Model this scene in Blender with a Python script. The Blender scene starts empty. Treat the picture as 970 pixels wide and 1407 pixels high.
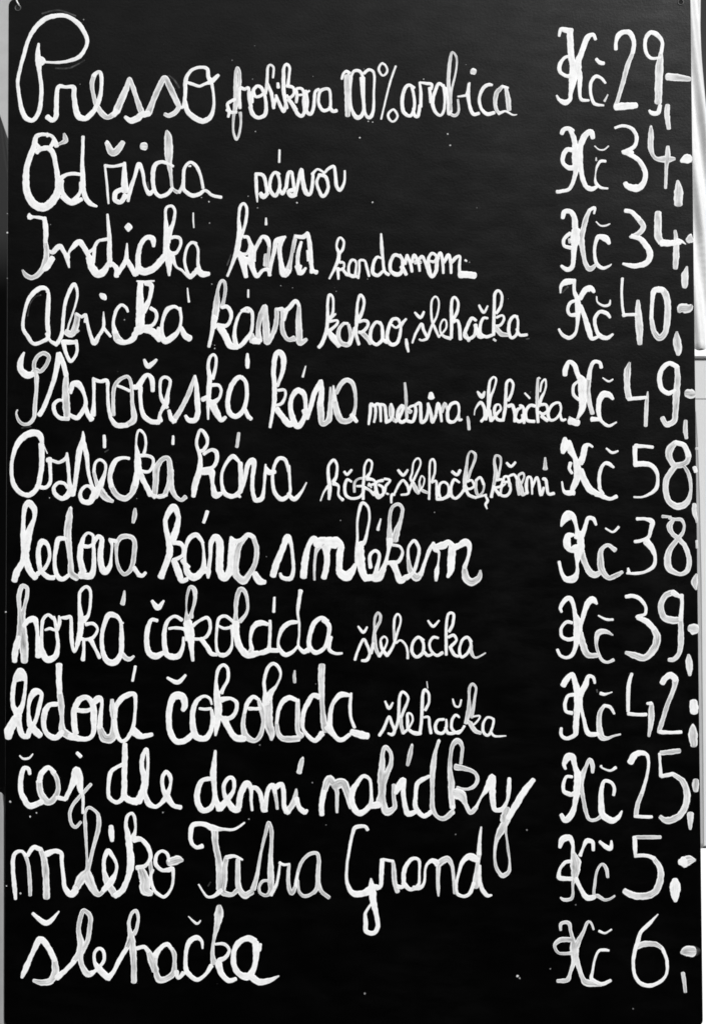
import bpy, math, random
from math import radians as R
from mathutils import Matrix, Vector, noise

S = bpy.context.scene
C = S.collection
random.seed(7)

# ------------------------------------------------------------------ camera
DIST = 1.7                      # metres from lens to the middle of the board
PITCH = R(20)                  # the board hangs high: the camera looks up a little
TILT = R(2.41)                  # board against the image plane
cam = bpy.data.objects.new('camera', bpy.data.cameras.new('camera'))
C.objects.link(cam)
cam.location = (0, -DIST * math.cos(PITCH), 1.75 - DIST * math.sin(PITCH))
cam.rotation_euler = (R(90) + PITCH, 0, 0)
cam.data.sensor_fit = 'HORIZONTAL'
cam.data.sensor_width = 36
cam.data.lens = 36 * DIST / 0.679
cam.data.clip_start = 0.05
cam.data.clip_end = 200
S.camera = cam
S.cycles.filter_width = 1.7

# ------------------------------------------------------------------ light: soft grey daylight, black-and-white
SUN_EL, SUN_AZ = 15, 24
w = bpy.data.worlds.new('World'); S.world = w; w.use_nodes = True
nt = w.node_tree; nt.nodes.clear()
sky = nt.nodes.new('ShaderNodeTexSky'); sky.sky_type = 'NISHITA'; sky.sun_disc = False
sky.sun_elevation = R(SUN_EL); sky.sun_rotation = R(180 - SUN_AZ)
sky.air_density = 1.5; sky.dust_density = 2.0
bw = nt.nodes.new('ShaderNodeRGBToBW')
bg = nt.nodes.new('ShaderNodeBackground'); bg.inputs['Strength'].default_value = 0.04
wo = nt.nodes.new('ShaderNodeOutputWorld')
nt.links.new(sky.outputs[0], bw.inputs[0]); nt.links.new(bw.outputs[0], bg.inputs['Color'])
nt.links.new(bg.outputs[0], wo.inputs['Surface'])
sl = bpy.data.lights.new('sun', 'SUN'); sl.energy = 3.6; sl.angle = R(12); sl.color = (1, 1, 1)
so = bpy.data.objects.new('sun', sl); C.objects.link(so)
sd = Vector((math.sin(R(SUN_AZ)) * math.cos(R(SUN_EL)), -math.cos(R(SUN_AZ)) * math.cos(R(SUN_EL)), math.sin(R(SUN_EL))))
so.rotation_euler = sd.to_track_quat('Z', 'Y').to_euler(); so.location = sd * 5
S.view_settings.view_transform = 'Standard'; S.view_settings.look = 'None'
S.view_settings.exposure = 0.2; S.view_settings.gamma = 1; S.view_settings.use_curve_mapping = False

# ------------------------------------------------------------------ helpers
def mat(name):
    m = bpy.data.materials.new(name); m.use_nodes = True
    t = m.node_tree
    return m, t, t.nodes['Principled BSDF']
def nd(t, kind, **kw):
    n = t.nodes.new(kind)
    for k, v in kw.items():
        if hasattr(n, k): setattr(n, k, v)
        else: n.inputs[k].default_value = v
    return n
def ramp(t, src, a, b, va, vb):
    r = t.nodes.new('ShaderNodeMapRange')
    r.inputs[1].default_value = a; r.inputs[2].default_value = b
    r.inputs[3].default_value = va; r.inputs[4].default_value = vb
    t.links.new(src, r.inputs[0]); return r.outputs[0]
def math_(t, op, a, b=None):
    n = t.nodes.new('ShaderNodeMath'); n.operation = op
    for i, v in enumerate((a, b)):
        if v is None: continue
        if isinstance(v, (int, float)): n.inputs[i].default_value = v
        else: t.links.new(v, n.inputs[i])
    return n.outputs[0]
def link(name, me, m, parent=None):
    o = bpy.data.objects.new(name, me); C.objects.link(o)
    if m is not None: me.materials.append(m)
    if parent is not None: o.parent = parent
    return o
def mesh(name, v, f, smooth=False):
    me = bpy.data.meshes.new(name); me.from_pydata(v, [], f)
    if smooth:
        me.polygons.foreach_set('use_smooth', [True] * len(me.polygons))
    me.update(); return me
def tag(o, label=None, cat=None, group=None, kind=None):
    for k, v in (('label', label), ('category', cat), ('group', group), ('kind', kind)):
        if v: o[k] = v
    return o

# ------------------------------------------------------------------ materials
def board_material():
    m, t, b = mat('blackboard_lacquer')
    tc = nd(t, 'ShaderNodeTexCoord')
    mp = nd(t, 'ShaderNodeMapping'); mp.inputs['Scale'].default_value = (9, 22, 9); mp.inputs['Rotation'].default_value = (0, 0, 0.35)
    t.links.new(tc.outputs['Object'], mp.inputs[0])
    streak = nd(t, 'ShaderNodeTexNoise', Scale=3.0, Detail=6.0, Roughness=0.6)
    t.links.new(mp.outputs[0], streak.inputs['Vector'])
    blotch = nd(t, 'ShaderNodeTexNoise', Scale=9.0, Detail=5.0, Roughness=0.6)
    t.links.new(tc.outputs['Object'], blotch.inputs['Vector'])
    fine = nd(t, 'ShaderNodeTexNoise', Scale=420.0, Detail=3.0, Roughness=0.7)
    t.links.new(tc.outputs['Object'], fine.inputs['Vector'])
    # wiped-off chalk film, a trace of it only
    f1 = ramp(t, blotch.outputs[0], 0.4, 0.75, 0.0, 1.0)
    f2 = ramp(t, streak.outputs[0], 0.35, 0.7, 0.25, 1.0)
    film = math_(t, 'MULTIPLY', f1, f2)
    g = ramp(t, film, 0.0, 1.0, 0.0003, 0.0018)
    t.links.new(g, b.inputs['Base Color'])
    r1 = ramp(t, streak.outputs[0], 0.3, 0.7, 0.16, 0.215)
    t.links.new(r1, b.inputs['Roughness'])
    sp = ramp(t, blotch.outputs[0], 0.3, 0.7, 0.46, 0.58)
    t.links.new(sp, b.inputs['Specular IOR Level'])
    bp = nd(t, 'ShaderNodeBump', Strength=0.17, Distance=0.0004)
    h = math_(t, 'ADD', math_(t, 'MULTIPLY', streak.outputs[0], 0.35), math_(t, 'MULTIPLY', fine.outputs[0], 1.1))
    t.links.new(h, bp.inputs['Height']); t.links.new(bp.outputs[0], b.inputs['Normal'])
    return m

def paint_material():
    """white marker paint: opaque, with streaks along the stroke; 'thin' strokes show the board through"""
    m, t, b = mat('white_paint')
    uv = nd(t, 'ShaderNodeUVMap'); uv.uv_map = 'UVMap'
    at = nd(t, 'ShaderNodeAttribute'); at.attribute_name = 'thin'; at.attribute_type = 'GEOMETRY'
    sep = nd(t, 'ShaderNodeSeparateXYZ'); t.links.new(uv.outputs[0], sep.inputs[0])
    mp = nd(t, 'ShaderNodeMapping'); mp.inputs['Scale'].default_value = (0.07, 7.0, 1)
    t.links.new(uv.outputs[0], mp.inputs[0])
    st = nd(t, 'ShaderNodeTexNoise', Scale=1.0, Detail=5.0, Roughness=0.65)
    t.links.new(mp.outputs[0], st.inputs['Vector'])
    tc = nd(t, 'ShaderNodeTexCoord')
    bl = nd(t, 'ShaderNodeTexNoise', Scale=160.0, Detail=4.0, Roughness=0.6)
    t.links.new(tc.outputs['Object'], bl.inputs['Vector'])
    big = nd(t, 'ShaderNodeTexNoise', Scale=45.0, Detail=3.0, Roughness=0.5)
    t.links.new(tc.outputs['Object'], big.inputs['Vector'])
    # distance from the stroke's middle line, 0..1
    c = math_(t, 'ABSOLUTE', math_(t, 'MULTIPLY', math_(t, 'SUBTRACT', sep.outputs[1], 0.5), 2.0))
    mid = math_(t, 'MAXIMUM', ramp(t, c, 0.45, 0.9, 1.0, 0.0), math_(t, 'MULTIPLY', ramp(t, bl.outputs[0], 0.5, 0.6, 0.0, 0.8), ramp(t, at.outputs['Fac'], 0.0, 0.5, 1.0, 0.3)))
    streak = ramp(t, st.outputs[0], 0.33, 0.68, 1.0, 0.0)
    worn = ramp(t, big.outputs[0], 0.42, 0.62, 0.55, 1.0)
    loss = math_(t, 'MULTIPLY', math_(t, 'ADD', math_(t, 'MULTIPLY', streak, 0.8), 0.2), math_(t, 'MULTIPLY', mid, worn))
    # coverage by kind of stroke: 0 full, 0.5 thin, 1 wiped off
    thin = math_(t, 'MINIMUM', math_(t, 'MULTIPLY', at.outputs['Fac'], 2.0), 1.0)
    amt = ramp(t, thin, 0.0, 1.0, 0.26, 0.86)
    cov = math_(t, 'SUBTRACT', 1.0, math_(t, 'MULTIPLY', loss, amt))
    cov = math_(t, 'MULTIPLY', cov, ramp(t, bl.outputs[0], 0.25, 0.5, 0.8, 1.0))
    ghost = ramp(t, at.outputs['Fac'], 0.75, 1.0, 0.0, 1.0)
    gcov = math_(t, 'MULTIPLY', ramp(t, bl.outputs[0], 0.42, 0.65, 0.0, 0.085), ramp(t, c, 0.3, 1.0, 1.0, 0.0))
    mx = nd(t, 'ShaderNodeMix'); mx.data_type = 'FLOAT'
    t.links.new(ghost, mx.inputs[0]); t.links.new(cov, mx.inputs[2]); t.links.new(gcov, mx.inputs[3])
    col = ramp(t, mx.outputs[0], 0.0, 1.0, 0.0012, 0.86)
    t.links.new(col, b.inputs['Base Color'])
    b.inputs['Roughness'].default_value = 0.45
    b.inputs['Specular IOR Level'].default_value = 0.4
    bp = nd(t, 'ShaderNodeBump', Strength=0.25, Distance=0.0002)
    t.links.new(st.outputs[0], bp.inputs['Height']); t.links.new(bp.outputs[0], b.inputs['Normal'])
    return m

def plain(name, base, rough=0.6, amp=0.12, scale=30.0, metal=0.0, stretch=(1, 1, 1)):
    m, t, b = mat(name)
    tc = nd(t, 'ShaderNodeTexCoord')
    mp = nd(t, 'ShaderNodeMapping'); mp.inputs['Scale'].default_value = stretch
    t.links.new(tc.outputs['Object'], mp.inputs[0])
    n = nd(t, 'ShaderNodeTexNoise', Scale=scale, Detail=5.0, Roughness=0.6)
    t.links.new(mp.outputs[0], n.inputs['Vector'])
    t.links.new(ramp(t, n.outputs[0], 0.3, 0.7, base * (1 - amp), base * (1 + amp)), b.inputs['Base Color'])
    b.inputs['Roughness'].default_value = rough; b.inputs['Metallic'].default_value = metal
    bp = nd(t, 'ShaderNodeBump', Strength=0.2, Distance=0.001)
    t.links.new(n.outputs[0], bp.inputs['Height']); t.links.new(bp.outputs[0], b.inputs['Normal'])
    return m

M_BOARD = board_material()
M_PAINT = paint_material()

# ------------------------------------------------------------------ setting: what shows past the board's edges
def fixn(me):
    import bmesh
    b = bmesh.new(); b.from_mesh(me); bmesh.ops.recalc_face_normals(b, faces=b.faces); b.to_mesh(me); b.free(); return me
def box(name, x0, x1, y0, y1, z0, z1, m, parent=None, bev=0.0):
    v = [(x, y, z) for x in (x0, x1) for y in (y0, y1) for z in (z0, z1)]
    f = [(0, 1, 3, 2), (4, 6, 7, 5), (0, 4, 5, 1), (2, 3, 7, 6), (0, 2, 6, 4), (1, 5, 7, 3)]
    o = link(name, fixn(mesh(name, v, f)), m, parent)
    if bev:
        b = o.modifiers.new('bevel', 'BEVEL'); b.width = bev; b.segments = 3
    return o

wall = box('wall', -1.6, 0.30, 0.38, 0.50, 0.2, 3.2, plain('grey_render', 0.33, 0.85, 0.06, 40))
tag(wall, kind='structure')
dark = box('window_recess', 0.30, 1.9, 0.62, 0.66, 0.2, 3.2, plain('dark_glass', 0.004, 0.25, 0.1, 5))
tag(dark, kind='structure')

# rounded dark thing behind the left edge
def rounded_slab(name, pts, y0, y1, m, bev):
    n = len(pts)
    v = [(x, y0, z) for x, z in pts] + [(x, y1, z) for x, z in pts]
    f = [tuple(range(n)), tuple(range(2 * n - 1, n - 1, -1))] + [(i, i + n, (i + 1) % n + n, (i + 1) % n) for i in range(n)]
    o = link(name, fixn(mesh(name, v, f)), m)
    if bev:
        b = o.modifiers.new('bevel', 'BEVEL'); b.width = bev; b.segments = 3
    return o
def leaning_slab(name, pts, thick, m, bev):
    n = len(pts)
    v = [(x, y, z) for x, z, y in pts] + [(x, y + thick, z) for x, z, y in pts]
    f = [tuple(range(n)), tuple(range(2 * n - 1, n - 1, -1))] + [(i, i + n, (i + 1) % n + n, (i + 1) % n) for i in range(n)]
    o = link(name, fixn(mesh(name, v, f)), m)
    b = o.modifiers.new('bevel', 'BEVEL'); b.width = bev; b.segments = 2
    return o
# outlines below are in metres, at the thing's own depth behind the board

DARK = [(-0.4963, 2.3587), (-0.4438, 2.3487), (-0.4193, 2.3307), (-0.4106, 2.3039), (-0.4037, 2.2646), (-0.3856, 2.1828), (-0.364, 1.9109), (-0.3446, 1.5848), (-0.3534, 1.5354), (-0.3591, 1.5203), (-0.3665, 1.5091), (-0.4272, 1.5061)]
drk = rounded_slab('dark_backrest', DARK[::-1], 0.20, 0.26, plain('dark_leather', 0.003, 0.8, 0.2, 60), 0.004)
tag(drk, 'dark rounded backrest behind the left edge of the black menu board', 'backrest')

# hanging white cloth with vertical folds; its outline slopes away to the right
def cloth(name, top, drop, m):
    """drop: (x_right, z) down the free edge, x_left is hidden by the board"""
    V, F = [], []; NX, NZ = 90, 60
    z0, z1 = drop[0][1], drop[-1][1]; xl = 0.34
    def xr(z):
        for (xa, za), (xb, zb) in zip(drop, drop[1:]):
            if za >= z >= zb: return xa + (xb - xa) * (za - z) / max(1e-6, za - zb)
        return drop[-1][0]
    for i in range(NZ + 1):
        z = z0 + (z1 - z0) * i / NZ
        for j in range(NX + 1):
            u = j / NX; x = xl + (xr(z) - xl) * u
            y = 0.262 + 0.004 * math.sin(x * 330 + z * 14) + 0.002 * math.sin(x * 150 - z * 21 + 1)
            V.append((x, y, z))
    for i in range(NZ):
        for j in range(NX):
            a = i * (NX + 1) + j; F.append((a, a + NX + 1, a + NX + 2, a + 1))
    o = link(name, mesh(name, V, F, True), m)
    so_ = o.modifiers.new('thickness', 'SOLIDIFY'); so_.thickness = 0.002
    return o
CURT = [(0.4365, 2.5709), (0.4345, 2.5273), (0.4321, 2.4523), (0.4313, 2.3998), (0.4308, 2.3533), (0.4399, 2.3074), (0.479, 2.1884), (0.5421, 2.1211), (0.5353, 2.0459)]
cl = cloth('curtain', 0, CURT, plain('white_cloth', 0.62, 0.85, 0.05, 80))
tag(cl, 'pale folded curtain showing past the upper right edge of the menu board', 'curtain')

RAIL = [(0.3794, 2.0468), (0.5607, 2.0468), (0.5598, 2.0375), (0.3789, 2.0385)]
PANELS = [('upper_panel', [(0.3834, 2.0872), (0.5666, 2.0872), (0.5572, 1.9872), (0.377, 1.9872)]), ('lower_panel', [(0.377, 1.9867), (0.5571, 1.9867), (0.5091, 1.4739), (0.3445, 1.4739)]), ('foot_panel', [(0.3444, 1.4716), (0.5089, 1.4716), (0.4861, 1.2286), (0.329, 1.2286)])]
PALE = [(-0.3998, 1.4916, 0.0839), (-0.3373, 1.4949, 0.0829), (-0.3355, 1.4936, 0.0833), (-0.3341, 1.4804, 0.0875), (-0.3323, 1.2904, 0.1477), (-0.3318, 1.2383, 0.1642), (-0.3972, 1.2383, 0.1642)]
cab = bpy.data.objects.new('white_cabinet', None); C.objects.link(cab); cab.location = (0.45, 0.27, 0.2)
tag(cab, 'white panelled cabinet behind the right edge of the menu board', 'cabinet')
M_GREY = plain('pale_grey_laminate', 0.40, 0.5, 0.03, 12)
M_WHITE = plain('white_laminate', 0.8, 0.5, 0.03, 12)
for nm, q in PANELS:
    xs = [p[0] for p in q]; zs = [p[1] for p in q]
    zt, zb = max(zs), min(zs)
    o = box('front_panel', min(xs) - 0.45, max(xs) - 0.45, 0, 0.02, zb - 0.2, zt - 0.2, M_WHITE if nm == 'foot_panel' else M_GREY, cab, 0.0007)
box('top_rail', min(q[0] for q in RAIL) - 0.45, max(q[0] for q in RAIL) - 0.45, -0.008, -0.0005,
    min(q[1] for q in RAIL) - 0.2, max(q[1] for q in RAIL) - 0.2, M_WHITE, cab, 0.001)
box('carcass', -0.12, 0.02, 0.022, 0.3, 0.05, 1.9 - 0.2 - 0.1, M_WHITE, cab, 0.002)

POST = [(0.3663, 1.9457), (0.3799, 1.9457), (0.3794, 1.9023), (0.3774, 1.8426), (0.3727, 1.7431), (0.368, 1.6628), (0.3618, 1.5543), (0.3562, 1.461), (0.3352, 1.461)]
pt = rounded_slab('grey_post', POST[::-1], 0.20, 0.235, plain('grey_metal_paint', 0.2, 0.45, 0.06, 50, 0, (6, 1, 1)), 0.004)
pale = leaning_slab('added_pale_filler', PALE[::-1], 0.018, plain('pale_filler_grey', 0.26, 0.7, 0.08, 40), 0.001)  # added sunlit slab: keeps the lower left strip pale where the wall is shaded
tag(pale, 'pale grey plank added to catch the sun beside the lower left corner of the menu board', 'filler')
tag(pt, 'narrow grey post standing close behind the right edge of the menu board', 'post')


# ------------------------------------------------------------------ the menu board
board = bpy.data.objects.new('menu_board', None); C.objects.link(board)
board.location = (0, 0, 1.75)
board.rotation_euler = (R(90) + PITCH - TILT, 0, 0)
tag(board, 'large black menu board covered with white handwritten coffee names and prices', 'menu board')

def rounded_rect(corners, rad, seg=6):
    out = []
    n = len(corners)
    for i in range(n):
        p = Vector(corners[i]); a = (Vector(corners[i - 1]) - p).normalized(); b = (Vector(corners[(i + 1) % n]) - p).normalized()
        r = rad[i]
        for k in range(seg + 1):
            u = k / seg * math.pi / 2
            q = p + a * r * (1 - math.sin(u)) + b * r * (1 - math.cos(u))
            out.append((q.x, q.y))
    return out
outline = rounded_rect([(-0.3356, 0.5016), (-0.3316, -0.4925), (0.3327, -0.4899), (0.3287, 0.5042)], [0.008, 0.010, 0.006, 0.005])
n = len(outline)
TH = 0.009
v = [(x, y, 0) for x, y in outline] + [(x, y, -TH) for x, y in outline]
f = [tuple(range(n)), tuple(range(2 * n - 1, n - 1, -1))] + [(i, (i + 1) % n, (i + 1) % n + n, i + n)[::-1] for i in range(n)]
panel = link('panel', mesh('panel', v, f), M_BOARD, board)
bv = panel.modifiers.new('bevel', 'BEVEL'); bv.width = 0.0009; bv.segments = 2; bv.limit_method = 'ANGLE'; bv.angle_limit = R(50)

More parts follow.
